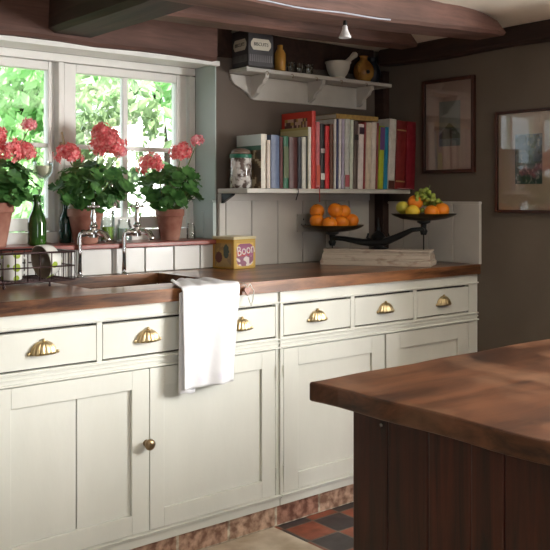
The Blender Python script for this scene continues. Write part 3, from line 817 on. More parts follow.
def geranium(label, x, y, rt, hpot, leaves, heads, seed, xr, zr, yr=(2.955, 3.175)):
    rnd = random.Random(seed); z0 = WZ0+.002
    t = thing('potted_geranium', label, 'potted plant', (x, y, z0))
    b = MB(); rb = rt*.66
    b.lathe([(.001, 0), (rb, 0), (rt*.93, hpot*.76), (rt*.94, hpot*.77), (rt, hpot*.78), (rt*1.02, hpot*.98), (rt, hpot), (rt*.9, hpot), (rt*.88, hpot*.88), (rt*.87, hpot*.8)], (x, y, z0), 36)
    b.build('terracotta_pot', M['terracotta'], t, smooth=True, auto=40)
    b = MB(); b.lathe([(rt*.885, hpot*.86), (rt*.5, hpot*.9), (.001, hpot*.91)], (x, y, z0), 24); b.build('soil', M['soil'], t, smooth=True)
    base = Vector((x, y, z0+hpot*.88))
    vs_ = []; fs = []; sm = MB()
    cx, cz = (xr[0]+xr[1])/2, (zr[0]+zr[1])/2; ax, az = (xr[1]-xr[0])/2, (zr[1]-zr[0])/2
    ay = (yr[1]-yr[0])/2; cy = (yr[0]+yr[1])/2
    cnt = 0
    while cnt < leaves:
        d = Vector((rnd.uniform(-1, 1), rnd.uniform(-1, 1), rnd.uniform(-1, 1)))
        if d.length > 1 or (d.length < .45): continue
        p = Vector((cx+d.x*ax, cy+d.y*ay, cz+d.z*az)); size = .028*(.7+.6*rnd.random())
        if p.y > 3.165: continue
        nrm = Vector((d.x*.8, d.y*.9-.35, .75+d.z*.3))+Vector((rnd.gauss(0, .3), rnd.gauss(0, .3), rnd.gauss(0, .2)))
        lv, lf = leaf_geo(p, nrm, size, rnd)
        if max(q.y for q in lv) > 3.2: continue
        k = len(vs_); vs_ += lv; fs += [tuple(k+i for i in f) for f in lf]
        m_ = (base+p)/2+Vector((d.x*.02, 0, .0))
        if cnt % 2 == 0: sm.tube([base+Vector((d.x*.02, d.y*.02, 0)), m_, p-nrm.normalized()*size*.12], [.0028, .002, .0015], 5)
        cnt += 1
    fb = MB(); fb.add(vs_, fs); fb.build('foliage', M['geranium'], t, smooth=True, recalc=False)
    sm.build('stems', M['stem'], t, smooth=True)
    for (hx, hy, hz, r, pk, nf) in heads:
        flower_head(t, (x+(hx-x)*.3, y, z0+hpot+.05), (hx, hy, hz), r*1.25, rnd, M['petal_pink'] if pk else M['petal'], nf)
    return t
def pt(u, v, y=3.08): p = atY(u, v, y); return p
def gheads(lst): 
    o = []
    for (u, v, y, r, pk, nf) in lst:
        p = pt(u, v, y); o.append((p.x, y, p.z, r, pk, nf))
    return o
def rng(u0, u1, y): return (pt(u0, 200, y).x, pt(u1, 200, y).x)
pc = pt(85.5, 225, 3.11)
geranium('middle potted geranium with the largest coral flowers behind the left tap', pc.x, 3.11, .069, .135, 120,
         gheads([(69, 155, 3.06, .036, 0, 44), (108, 145, 3.05, .052, 0, 90), (103, 132, 3.07, .032, 0, 40), (120, 152, 3.09, .022, 1, 20)]), 11,
         rng(57, 131, 3.07), (pt(0, 210, 3.07).z, pt(0, 158, 3.07).z))
pc = pt(170, 225, 3.12)
geranium('right-hand potted geranium beside the window recess wall', pc.x, 3.12, .06, .13, 95,
         gheads([(152, 165, 3.08, .04, 0, 50), (181, 152, 3.1, .036, 0, 44), (197, 141, 3.09, .02, 1, 18)]), 12,
         rng(137, 199, 3.09), (pt(165, 209, 3.09).z, pt(165, 166, 3.09).z))
pc = pt(-9, 225, 3.10)
geranium('left-hand potted geranium at the edge of the view beside the wine bottle', pc.x, 3.10, .08, .16, 120,
         gheads([(6, 152, 3.06, .045, 0, 60), (25, 152, 3.07, .031, 0, 44), (30, 125, 3.07, .018, 1, 18), (-3, 135, 3.09, .028, 0, 30)]), 13,
         rng(-48, 35, 3.07), (pt(0, 208, 3.07).z, pt(0, 160, 3.07).z))

# sill bottles and glasses
def lathed(name, label, cat, x, y, z, prof, m, n=28, part=None, auto=50):
    b = MB(); b.lathe(prof, (x, y, z), n); o = b.build(name, m, smooth=True, auto=auto); setp(o, label, cat); return o
zs = WZ0+.0025
p = pt(37, 240, 3.06)
t = thing('wine_bottle', 'empty green wine bottle on the sill beside the left geranium', 'bottle', (p.x, 3.06, zs))
b = MB(); b.lathe([(.001, .012), (.028, 0), (.033, .004), (.034, .01), (.034, .085), (.03, .105), (.019, .13), (.0135, .15), (.0125, .175), (.0145, .178), (.0145, .188), (.011, .19), (.010, .18)], (p.x, 3.06, zs), 32)
b.build('bottle_body', M['green_glass'], t, smooth=True, auto=60)
p = pt(67, 238, 3.0)
lathed('bottle', 'dark bottle half hidden between wine bottle and middle geranium pot', 'bottle', pt(66, 238, 3.15).x, 3.155, zs, [(.001, 0), (.022, 0), (.024, .004), (.024, .09), (.018, .11), (.01, .125), (.009, .16), (.011, .162), (.011, .17), (.001, .17)], M['dark_glass'])
# glass with green liquid
p = pt(104, 238, 3.16)
t = thing('drinking_glass', 'tall glass of bright green liquid between the middle pot and the right tap', 'glass', (p.x+.012, 3.155, zs))
b = MB(); b.lathe([(.001, 0), (.024, 0), (.028, .003), (.031, .13), (.029, .13), (.026, .008), (.001, .006)], (0, 0, 0), 28); b.build('tumbler', M['clear'], t, world=False, smooth=True, auto=60)
b = MB(); b.lathe([(.001, .0075), (.0255, .0085), (.0272, .06), (.001, .06)], (0, 0, 0), 24); b.build('green_liquid', mat('lime_liquid', (.3, .5, .05), .2), t, world=False, smooth=True, auto=50)
p = pt(123, 238, 3.15)
t = thing('glass_jar', 'squat pale glass jar on the sill behind the right tap', 'jar', (p.x+.005, 3.15, zs))
b = MB(); b.lathe([(.001, 0), (.03, 0), (.033, .004), (.033, .06), (.026, .072), (.026, .088), (.024, .088), (.024, .07), (.031, .058), (.031, .006), (.001, .004)], (0, 0, 0), 28); b.build('jar_glass', M['clear'], t, world=False, smooth=True, auto=60)
b = MB(); b.lathe([(.001, .006), (.0295, .006), (.0305, .052), (.001, .052)], (0, 0, 0), 24); b.build('jar_contents', mat('pale_blue_wax', (.55, .68, .7), .5), t, world=False, smooth=True, auto=50)
p = pt(180, 237, 3.17)
t = thing('glass_jar', 'small clear glass jar behind the right-hand geranium pot', 'jar', (pt(191, 237, 3.1).x, 3.1, zs))
b = MB(); b.lathe([(.001, 0), (.017, 0), (.019, .003), (.019, .05), (.015, .058), (.015, .068), (.0135, .068), (.0135, .057), (.0175, .049), (.0175, .005), (.001, .004)], (0, 0, 0), 24); b.build('jar_glass', M['clear'], t, world=False, smooth=True, auto=60)
# goblet candle glass by mullion
p = pt(43, 168, 3.13)
t = thing('goblet', 'pale glass goblet with cream candle by the window mullion', 'goblet', (p.x, 3.13, zs))
b = MB(); b.lathe([(.001, 0), (.035, 0), (.032, .004), (.006, .012), (.0045, .2), (.006, .235), (.02, .25), (.035, .275), (.038, .315), (.036, .315), (.033, .276), (.018, .255), (.001, .246)], (0, 0, 0), 28); b.build('goblet_glass', M['clear'], t, world=False, smooth=True, auto=60)
b = MB(); b.lathe([(.001, .253), (.017, .257), (.032, .278), (.034, .3), (.001, .302)], (0, 0, 0), 24); b.build('candle', mat('cream_wax', (.8, .74, .58), .5), t, world=False, smooth=True, auto=50)

# ------------------------------------------------------------------ yellow tin
t = thing('yellow_tin', 'yellow printed square tin on the worktop under the bookshelf', 'tin', (2.18, 2.905, ZT), math.radians(7))
S = .13; h = .136
def raster(mb, nx, ny, fn, place):
    cs = []; vs_ = [place(i/nx, j/ny) for j in range(ny+1) for i in range(nx+1)]; fs = []
    for j in range(ny):
        for i in range(nx):
            k = j*(nx+1)+i; fs.append((k, k+1, k+nx+2, k+nx+1)); cs.append(fn((i+.5)/nx, (j+.5)/ny))
    mb.add(vs_, fs); mb.c = (mb.c or [])+cs
b = MB(); b.box(0, S, 0, S, 0, h-.008)
b.build('tin_body', mat('yellow_enamel', (.52, .32, .05), .3, c2=(.6, .38, .08), ns=9), t, world=False, bevel=.003)
b = MB(); b.box(-.002, S+.002, -.002, S+.002, h-.012, h); b.build('tin_lid', mat('cream_lid', (.7, .62, .4), .3), t, world=False, bevel=.003)
def artF(u, v):
    if not (.1 < u < .9 and .08 < v < .9): return (.62, .42, .12)
    n = noise.noise(Vector((u*5, v*6, .3)))
    e = ((u-.5)/.4)**4+((v-.48)/.4)**4
    if e > 1: return (.8, .56, .16)
    if v < .42: return (.33, .15, .22) if n > -.05 else (.8, .74, .72)
    if v > .78: return (.36, .14, .24)
    return (.55, .12, .12) if n > .15 else (.42, .16, .28)
def artL(u, v):
    n = noise.noise(Vector((u*4, v*4, 2.3)))+.5*noise.noise(Vector((u*9, v*9, 5.3)))
    if not (.08 < u < .92 and .06 < v < .9): return (.5, .26, .03)
    e = ((u-.3)/.17)**2+((v-.38)/.2)**2; e2 = ((u-.66)/.14)**2+((v-.6)/.25)**2
    if e < 1: return (.13, .03, .02)
    if e2 < 1: return (.03, .05, .02)
    return (.42, .26, .06) if n > 0 else (.3, .18, .05)
b = MB(); raster(b, 40, 40, artF, lambda u, v: (.003+u*(S-.006), -.0012, .003+v*(h-.018)))
b.build('front_print', M['print'], t, world=False, recalc=False)
b = MB(); raster(b, 32, 36, artL, lambda u, v: (-.0012, S-.003-u*(S-.006), .003+v*(h-.018)))
b.build('side_print', M['print'], t, world=False, recalc=False)
text('tin_lettering', 'Boon', .058, Vector((S*.53, -.002, h*.58)), Matrix.Rotation(math.radians(8), 3, 'Y').inverted() @ RX, M['white'], t, .0008, .85, True)

# ------------------------------------------------------------------ socket
t = thing('wall_socket', 'white double electric socket on the panelling behind the left scale pan', 'socket', (2.715, YB-.014, 1.06))
b = MB(); b.box(2.64, 2.79, YB-.024, YB-.0135, 1.05, 1.135); b.build('face_plate', M['plastic'], t, bevel=.003)
for x in (2.675, 2.755):
    b = MB(); b.box(x-.003, x+.003, YB-.0248, YB-.0235, 1.105, 1.113); b.box(x-.014, x-.008, YB-.0248, YB-.0235, 1.085, 1.089); b.box(x+.008, x+.014, YB-.0248, YB-.0235, 1.085, 1.089)
    b.build('pin_holes', M['black'], t)

# ------------------------------------------------------------------ shelves
t = thing('bookshelf', 'lower cream wall shelf carrying the row of cookery books', 'shelf', (2.7, YB, 1.228))
b = MB(); b.box(2.2, 3.155, 2.84, YB-.001, 1.229, 1.249); b.box(3.155, 3.205, 2.84, 2.988, 1.229, 1.249); b.build('shelf_board', M['shelf'], t, bevel=.003)
for x in (2.215,):
    b = MB(); b.prism([(YB-.019, 1.228), (2.95, 1.228), (2.955, 1.22), (YB-.019, 1.185)], x-.008, x+.008, 'x'); b.build('bracket', M['iron'], t, bevel=.002)
USZ = 1.768
t = thing('upper_shelf', 'upper cream wall shelf with scalloped brackets and cup hooks', 'shelf', (2.7, YB, 1.6))
b = MB(); b.box(2.262, 3.165, 2.925, YB-.001, USZ-.018, USZ); b.box(2.262, 2.272, 2.923, 2.93, USZ-.02, USZ+.004)
b.build('shelf_board', M['shelf'], t, bevel=.003)
b = MB(); b.prism([(2.262, USZ-.02), (3.1, USZ-.02), (3.1, 1.645), (2.4, 1.645), (2.375, 1.652), (2.355, 1.672), (2.32, 1.69), (2.285, 1.705), (2.268, 1.725)], YB-.014, YB-.001); b.build('back_board', M['shelf'], t, bevel=.002)
for x in (2.385, 2.72, 3.04):
    b = MB(); pr = [(YB-.0145, USZ-.0185), (2.935, USZ-.0185), (2.937, USZ-.035), (2.95, USZ-.045), (2.957, USZ-.06), (2.975, USZ-.068), (2.99, USZ-.078), (3.0, USZ-.098), (3.02, USZ-.108), (YB-.0145, USZ-.115)]
    b.prism(pr, x-.011, x+.011, 'x'); b.build('bracket', M['shelf'], t, bevel=.002)
for u in (266, 291, 315, 340, 365):
    p = atY(u, 70, 2.925); b = MB(); x = p.x; z = USZ-.012
    b.tube([(x, 2.925, z), (x, 2.917, z), (x, 2.913, z-.002)]+[(x+.004*math.sin(a), 2.913-.001, z-.009+.008*math.cos(a)) for a in [0.2, .9, 1.6, 2.4, 3.1, 3.9, 4.5]], .0013, 6)
    b.build('cup_hook', M['dark_brass'], t, smooth=True)

# black biscuit tin
t = thing('biscuit_tin', 'black square tin lettered biscuits on the upper shelf', 'tin', (2.256, 2.905, USZ+.001), math.radians(-5))
S = .13; h = .168
b = MB(); b.box(0, S, 0, S, 0, h-.01); b.build('tin_body', mat('black_enamel', (.03, .026, .03), .35, c2=(.05, .045, .05), ns=14), t, world=False, bevel=.003)
b = MB(); b.box(-.002, S+.002, -.002, S+.002, h-.012, h); b.build('tin_lid', M['tin_lid'], t, world=False, bevel=.003)
def lab(u0, u1, z0, z1, c=.012):
    return [(u0+c, z0), (u1-c, z0), (u1-c*.4, z0+c*.8), (u1, z0+c*1.4), (u1, z1-c*1.4), (u1-c*.4, z1-c*.8), (u1-c, z1), (u0+c, z1), (u0+c*.4, z1-c*.8), (u0, z1-c*1.4), (u0, z0+c*1.4), (u0+c*.4, z0+c*.8)]
M['labelc'] = mat('cream_label', (.6, .56, .47), .5)
b = MB(); b.prism(lab(.014, S-.014, .07, .118), -.0012, 0); b.build('front_label', M['labelc'], t, world=False)
b = MB(); b.prism(lab(.014, S-.014, .07, .118), -.0012, 0, 'x'); b.build('side_label', M['labelc'], t, world=False)
text('lettering', 'BISCUITS', .021, Vector((S/2, -.0016, .094)), RX, M['black'], t, .0006, .9, True)
text('lettering', 'BISCUITS', .021, Vector((-.0016, S/2, .094)), RXM, M['black'], t, .0006, .9, True)
b = MB()
for i in range(12):
    x = .01+i*(S-.02)/11; b.prism([(x-.003, .02), (x+.003, .02), (x+.0015, .05), (x-.0015, .05)], -.0008, 0)
b.build('front_pattern', mat('grey_print', (.16, .15, .16), .5), t, world=False)
b = MB()
for i in range(12):
    x = .01+i*(S-.02)/11; b.prism([(x-.003, .02), (x+.003, .02), (x+.0015, .05), (x-.0015, .05)], -.0008, 0, 'x')
b.build('side_pattern', mat('grey_print_2', (.16, .15, .16), .5), t, world=False)
# amber bottle
x = atY(281.5, 60, 2.975).x
t = thing('stoneware_bottle', 'slim yellow ochre bottle on the upper shelf right of the black tin', 'bottle', (x, 2.985, USZ+.001))
b = MB(); b.lathe([(.001, 0), (.02, 0), (.024, .004), (.026, .06), (.025, .085), (.017, .1), (.012, .104), (.0125, .122), (.009, .124), (.001, .124)], (0, 0, 0), 28); b.build('bottle_body', M['amber'], t, world=False, smooth=True, auto=60)
for (u, lab_, r) in ((291, 'small clear glass pot beside the ochre bottle on the upper shelf', .021), (299.5, 'clear glass pot in the middle of the small glasses on the upper shelf', .02), (308.5, 'clear glass pot nearest the white mortar on the upper shelf', .021)):
    x = atY(u, 70, 2.985).x
    b = MB(); b.lathe([(.001, 0), (r*.7, 0), (r, .004), (r, .04), (r*.85, .045), (r*1.02, .053), (r*.95, .053), (r*.8, .044), (r*.9, .037), (r*.9, .006), (.001, .004)], (x, 2.985, USZ+.001), 24)
    o = b.build('glass_pot', M['clear'], smooth=True, auto=60); setp(o, lab_, 'glass pot', 'small glasses on the upper shelf')
# mortar and pestle
x = atY(338, 70, 2.985).x
t = thing('mortar', 'white mortar with spout on the upper shelf', 'mortar', (x, 2.985, USZ+.001))
b = MB(); b.lathe([(.001, 0), (.034, 0), (.036, .006), (.033, .012), (.045, .028), (.054, .05), (.058, .074), (.0625, .077), (.0625, .083), (.058, .084), (.053, .08), (.048, .05), (.034, .028), (.001, .02)], (0, 0, 0), 40)
b.build('mortar_body', M['cream_ceramic'], t, world=False, smooth=True, auto=60)
b = MB(); b.tube([(x-.02, 2.985, USZ+.035), (x+.04, 2.978, USZ+.08), (x+.075, 2.975, USZ+.108), (x+.1, 2.973, USZ+.128), (x+.108, 2.972, USZ+.134)], [.018, .012, .011, .016, .009], 16)
o = b.build('pestle', M['cream_ceramic'], smooth=True); setp(o, 'white pestle resting in the mortar', 'pestle')
# amber jug
x = atY(364, 70, 2.98).x
t = thing('glazed_jug', 'round brown and amber glazed jug right of the mortar', 'jug', (x, 2.983, USZ+.001))
b = MB(); b.lathe([(.001, 0), (.028, 0), (.032, .006), (.048, .03), (.052, .055), (.046, .08), (.03, .1), (.02, .108), (.018, .122), (.022, .128), (.018, .128), (.015, .12), (.016, .108), (.001, .1)], (0, 0, 0), 36)
b.build('jug_body', M['amber_dark'], t, world=False, smooth=True, auto=60)
b = MB(); b.tube([(-.046, -.012, .08), (-.062, -.022, .07), (-.064, -.026, .05), (-.05, -.02, .035)], .005, 10); b.build('jug_handle', M['amber_dark'], t, world=False, smooth=True)
b = MB(); b.tube([(-.018, -.048, .046), (-.02, -.056, .045)], [.01, .007], 14); b.build('spigot', M['black'], t, world=False, smooth=True)
x = 3.085
t = thing('dark_vase', 'dark blue-black vase at the right end of the upper shelf', 'vase', (x, 2.985, USZ+.001))
b = MB(); b.lathe([(.001, 0), (.03, 0), (.04, .02), (.045, .05), (.038, .08), (.024, .1), (.022, .118), (.027, .125), (.023, .125), (.018, .115), (.018, .1), (.001, .09)], (0, 0, 0), 32)
b.build('vase_body', mat('blue_black_glaze', (.01, .014, .02), .3), t, world=False, smooth=True, auto=60)

# ------------------------------------------------------------------ books
SZ = 1.25
def bk(u0, u1, vt, c, label, yf=2.85, depth=.19, tilt=0, pages=True, title=None, cover=None, pagec=None, band=None):
    x0 = atY(u0, 190, yf).x+.0008; x1 = atY(u1, 190, yf).x-.0008
    zt = atY((u0+u1)/2, vt, yf).z; H = zt-SZ; Wd = x1-x0
    depth = min(depth, YB-.004-yf)
    t = thing('book', label, 'book', (x0, yf, SZ), 0, 'cookery books on the lower shelf')
    rot = Matrix.Translation((Wd, 0, 0)) @ Matrix.Rotation(math.radians(tilt), 4, 'Y') @ Matrix.Translation((-Wd, 0, 0)) if tilt else Matrix()
    c = tuple(q**1.12 for q in c); m_ = mat('book_cover', c, .42, c2=tuple(min(1, q*1.2+.01) for q in c), ns=40)
    b = MB(); b.M = rot; e = .0022 if Wd > .012 else .0012
    b.box(0, e, 0, depth, 0, H); b.box(Wd-e, Wd, 0, depth, 0, H)
    n = 6; sp = [(e+(Wd-2*e)*k/n, .0-.0025*math.sin(PI*k/n)) for k in range(n+1)]
    poly = [(0, .001)]+[(a, q) for a, q in sp]+[(Wd, .001), (Wd, .003), (0, .003)]
    b.prism(poly, 0, H, 'z')
    b.build('cover', m_, t, world=False, bevel=.0006)
    b = MB(); b.M = rot; b.box(e+.0002, Wd-e-.0002, .0035, depth-.004, .003, H-.004); b.build('pages', M['paper'], t, world=False)
    if cover:
        b = MB(); b.M = rot; raster(b, 20, 24, cover, lambda u, v: (-.0004, depth-u*depth, v*H)); b.build('cover_picture', M['col'], t, world=False, recalc=False)
    if band:
        for (f0, f1, bc) in band:
            b = MB(); b.M = rot; b.box(.0008, Wd-.0008, -.0034, -.0022, H*f0, H*f1); b.build('spine_label', mat('spine_label', bc, .5), t, world=False)
    if title:
        txt, tc, ts, tz = title
        cu = text('spine_title', txt, ts, Vector((Wd/2, -.0036, H*tz)), RX @ Matrix.Rotation(-PI/2, 3, 'Z'), mat('spine_ink', tc, .5), t, .0004, 1, True)
        cu.matrix_local = rot @ cu.matrix_local
    return t
# cover art
def cov1(u, v):
    if v > .8: return (.55, .62, .6)
    if v > .7: return (.03, .12, .08)
    n = noise.noise(Vector((u*6, v*7, 1.3)))
    if n > .25: return (.5, .42, .28)
    return (.16, .1, .05) if n > -.1 else (.07, .05, .03)
def cov_yel(u, v): return (.62, .56, .3) if v < .97 else (.5, .42, .15)
def cov_red(u, v):
    n = noise.noise(Vector((u*9, v*26, 4)))
    if .8 < v < .93 and .12 < u < .85: return (.6, .4, .3) if n > .1 else ((.12, .05, .04) if n > -.2 else (.45, .3, .08))
    return (.6, .045, .025)
bk(261, 267, 134, (.66, .63, .56), 'white book with picture cover leaning beside the spice jar', 2.86, .17, 0, cover=cov1)
bk(267, 270.5, 140, (.62, .55, .48), 'thin cream book left of the slate blue one', 2.85)
bk(271, 279.5, 135, (.13, .17, .27), 'slate blue book near the left end of the row', 2.85)
bk(280, 283, 137, (.12, .03, .03), 'thin maroon book between the blue and green spines', 2.85)
bk(283.3, 288.5, 136, (.03, .14, .08), 'dark green book left of the thick brown one', 2.85, band=[(.2, .8, (.1, .13, .06))])
bk(289, 297.5, 137, (.085, .022, .018), 'thick dark brown book near the left end', 2.85)
bk(298, 301.5, 137, (.03, .035, .05), 'navy black book beside the thick brown one', 2.85)
bk(302, 306, 137, (.6, .6, .54), 'short off-white book left of the tall red one', 2.85)
bk(306.3, 308, 136, (.1, .11, .1), 'very thin grey book between two white spines', 2.85)
bk(308.2, 311.5, 127, (.75, .73, .66), 'white-spined book with pale yellow cover beside the tall red one', 2.845, cover=cov_yel)
bk(311.8, 315.8, 111, (.58, .06, .05), 'tallest book, bright red with a picture band on its cover', 2.84, .205, cover=cov_red)
bk(316, 320, 122, (.6, .2, .22), 'pinkish red book touching the tall red one', 2.845, band=[(.05, .35, (.6, .12, .08))])
bk(320.3, 324.8, 124, (.02, .02, .025), 'black book with a small white square near its foot', 2.85, band=[(.14, .24, (.75, .75, .72)), (.55, .62, (.5, .45, .45))])
bk(325.2, 329.5, 126, (.6, .03, .04), 'scarlet book right of the black one', 2.85)
bk(330, 333.6, 124, (.14, .06, .035), 'brown book left of the thin white spines', 2.85)
bk(334, 336, 119, (.7, .69, .66), 'thin white book, first of the four thin spines', 2.85, tilt=.6)
bk(336.3, 338.2, 119, (.04, .05, .15), 'thin navy book among the thin white spines', 2.85, tilt=.6)
bk(338.5, 341, 119, (.68, .67, .68), 'thin white book right of the thin navy one', 2.85, tilt=.8)
bk(341.3, 344.2, 119, (.42, .38, .5), 'thin lavender book in the middle of the row', 2.85, tilt=.8)
bk(344.5, 349.3, 119, (.5, .52, .5), 'pale grey book with a pink patch at the foot', 2.85, tilt=1, band=[(.03, .2, (.45, .12, .14))])
bk(349.6, 353, 120, (.55, .6, .52), 'pale green-white book right of the pale grey one', 2.85, tilt=1)
bk(353.3, 357.4, 121, (.11, .08, .07), 'dark brown-grey book beside the white one with the picture', 2.85, tilt=1.2, band=[(.72, .8, (.02, .02, .02))])
bk(357.8, 363, 124, (.66, .6, .58), 'white book with a dark picture and letters down its spine', 2.845, tilt=1.6, band=[(.84, .95, (.07, .04, .06))], title=('KITCHEN', (.3, .12, .12), .011, .45))
bk(363.3, 365, 122, (.3, .04, .04), 'thin dark red book left of the cream one', 2.845, tilt=1.7)
bk(365.3, 370.5, 123, (.6, .52, .42), 'cream book with a plain spine right of centre', 2.845, tilt=1.8)
bk(370.8, 375.3, 122, (.66, .6, .54), 'off-white book just left of the lime green one', 2.84, tilt=2)
bk(375.6, 377.6, 123, (.25, .03, .03), 'thin wine red book touching the lime green one', 2.84, tilt=2)
bk(378, 383, 126, (.4, .47, .04), 'lime green book with a purple top', 2.835, tilt=2.6, band=[(.62, .98, (.12, .06, .2))])
bk(383.3, 387.3, 127, (.0, .22, .36), 'turquoise blue book beside the lime green one', 2.835, tilt=2.6)
bk(387.6, 394.5, 119, (.56, .54, .5), 'wide pale grey book near the right end', 2.83, tilt=2.6, band=[(.0, .12, (.1, .03, .02))])
bk(395, 405, 121, (.2, .016, .014), 'thick dark red book second from the right end', 2.83, tilt=2.6, band=[(.1, .12, (.4, .25, .1)), (.85, .87, (.4, .25, .1))])
bk(405.5, 414.5, 122, (.22, .01, .022), 'crimson book with pale lettering at the right end of the row', 2.82, .16, tilt=2.6, title=('COOKERY', (.6, .4, .4), .024, .55))
# flat book on top
zt = atY(350, 119.5, 2.87).z
t = thing('book', 'gold-edged book lying flat on top of the row', 'book', (2.70, 2.87, zt), 0, 'cookery books on the lower shelf')
x0, x1 = atY(336, 115, 2.87).x, atY(378, 115, 2.87).x
b = MB(); b.box(x0, x1, 2.868, 3.03, zt, zt+.002); b.box(x0, x1, 2.868, 3.03, zt+.02, zt+.022); b.box(x0, x1, 2.868, 2.871, zt+.002, zt+.02)
b.build('cover', mat('gold_cover', (.48, .33, .1), .4, c2=(.35, .22, .08), ns=60), t)
b = MB(); b.box(x0+.003, x1-.003, 2.8715, 3.027, zt+.0022, zt+.0198); b.build('pages', M['paper'], t)
# spice jar on shelf
x = atY(243, 180, 2.93).x
t = thing('storage_jar', 'patterned glass storage jar with green band left of the books', 'jar', (x, 2.945, SZ))
b = MB(); b.lathe([(.001, 0), (.044, 0), (.047, .004), (.047, .128), (.042, .136), (.001, .137)], (0, 0, 0), 36)
b.build('jar_body', mat('jar_pattern', (.1, .07, .06), .12, c2=(.62, .6, .58), ns=38, coat=.6, lo=.42, hi=.55), t, world=False, smooth=True, auto=60)
b = MB(); b.lathe([(.0475, .128), (.0485, .13), (.0485, .142), (.0475, .144), (.044, .144), (.044, .128)], (0, 0, 0), 36); b.build('green_band', mat('green_rubber', (.01, .13, .08), .35), t, world=False, smooth=True, auto=60)
b = MB(); b.lathe([(.044, .144), (.045, .15), (.04, .162), (.02, .17), (.001, .171)], (0, 0, 0), 36); b.build('jar_lid', mat('jar_lid', (.18, .13, .1), .15, coat=.5), t, world=False, smooth=True)
# cords under the shelf
b = MB(); p = atY(298, 189, 2.835); b.tube([(p.x, 2.835, 1.25), (p.x, 2.832, 1.235), (p.x-.006, 2.832, 1.22), (p.x-.014, 2.832, 1.2)], .0022, 6); setp(b.build('black_cord', M['black'], smooth=True), 'short black cord hanging over the bookshelf edge', 'cord')
b = MB(); p = atY(319, 189, 2.835); b.tube([(p.x-.015, 2.838, 1.252), (p.x-.004, 2.833, 1.256), (p.x, 2.831, 1.245), (p.x, 2.831, 1.22), (p.x+.001, 2.831, 1.19)], .0022, 6); setp(b.build('red_cord', M['red_string'], smooth=True), 'red cord hanging over the bookshelf edge above the oranges', 'cord')

# ------------------------------------------------------------------ scales
ang = math.atan2(-.85, .53)
SC = (2.845, 2.712, ZT)
t = thing('balance_scales', 'old black balance scales with two pans on a marble-topped base', 'scales', SC, ang)
def tl(x, y, z): return W[t] @ Vector((x, y, z))
# base with moulded steps (local frame, -y faces the camera)
M['base_paint'] = mat('distressed_paint', (.55, .48, .41), .6, c2=(.3, .2, .15), ns=16, bump=.3, bs=40, lo=.55, hi=.72, stretch=(1, 1, 2))
b = MB()
for (x, y, z0, z1) in ((.248, .082, 0, .022), (.245, .076, .022, .03), (.242, .07, .03, .048), (.24, .064, .048, .056), (.236, .06, .056, .062), (.24, .066, .062, .07)):
    b.box(-x, x, -y, y, z0, z1)
b.build('base', M['base_paint'], t, world=False, bevel=.003)
b = MB()
b.lathe([(.045, .0705), (.04, .076), (.024, .08), (.02, .1), (.028, .115), (.034, .125), (.022, .14), (.01, .15), (.012, .16), (.006, .175), (.003, .21), (1e-5, .213)], (0, 0, 0), 20)
for s in (-1, 1):
    b.tube([(s*.0, 0, .12), (s*.03, -.004, .105), (s*.05, 0, .12), (s*.045, .0, .14)], [.01, .008, .007, .004], 8)
b.build('pillar', M['iron'], t, world=False, smooth=True, auto=60)
dz = .029
b = MB(); xa, xb = -.213, .203
za, zb = .116, .163
for yy in (-.018, .018):
    b.tube([(xa, yy, za), (xa*.75, yy, za-.002), (xa*.35, yy*.9, .1), (-.02, yy*.6, .097), (0, yy*.6, .1), (.03, yy*.6, .102), (xb*.45, yy*.9, .128), (xb*.75, yy, zb-.006), (xb, yy, zb)], [.009, .01, .014, .017, .018, .017, .014, .01, .009], 10)
b.build('beam', M['iron'], t, world=False, smooth=True)
pans = []
for (xc, zc, nm) in ((xa, .148, 'L'), (xb, .203, 'R')):
    b = MB(); b.lathe([(.012, zc-.055-.012), (.018, zc-.05), (.012, zc-.04), (.014, zc-.02), (.03, zc-.012), (.03, zc-.006), (.001, zc-.004)], (xc, 0, 0), 20)
    b.cyl((xc, 0, zc-.06), (xc, 0, .0705), .003, n=8)
    b.tube([(xc, -.022, zc-.045), (xc, .022, zc-.045)], .008, 10)
    b.build('pan_support', M['iron'], t, world=False, smooth=True, auto=50)
    b = MB(); b.lathe([(.001, zc-.004), (.05, zc-.003), (.098, zc+.004), (.13, zc+.016), (.142, zc+.024), (.144, zc+.027), (.14, zc+.027), (.122, zc+.02), (.093, zc+.009), (.05, zc+.002), (.001, zc+.001)], (xc, 0, 0), 48)
    b.build('pan', mat('blackened_brass_pan', (.05, .038, .018), .35, .7, c2=(.09, .065, .03), ns=9), t, world=False, smooth=True, auto=60)
    pans.append(tl(xc, 0, zc+.004))
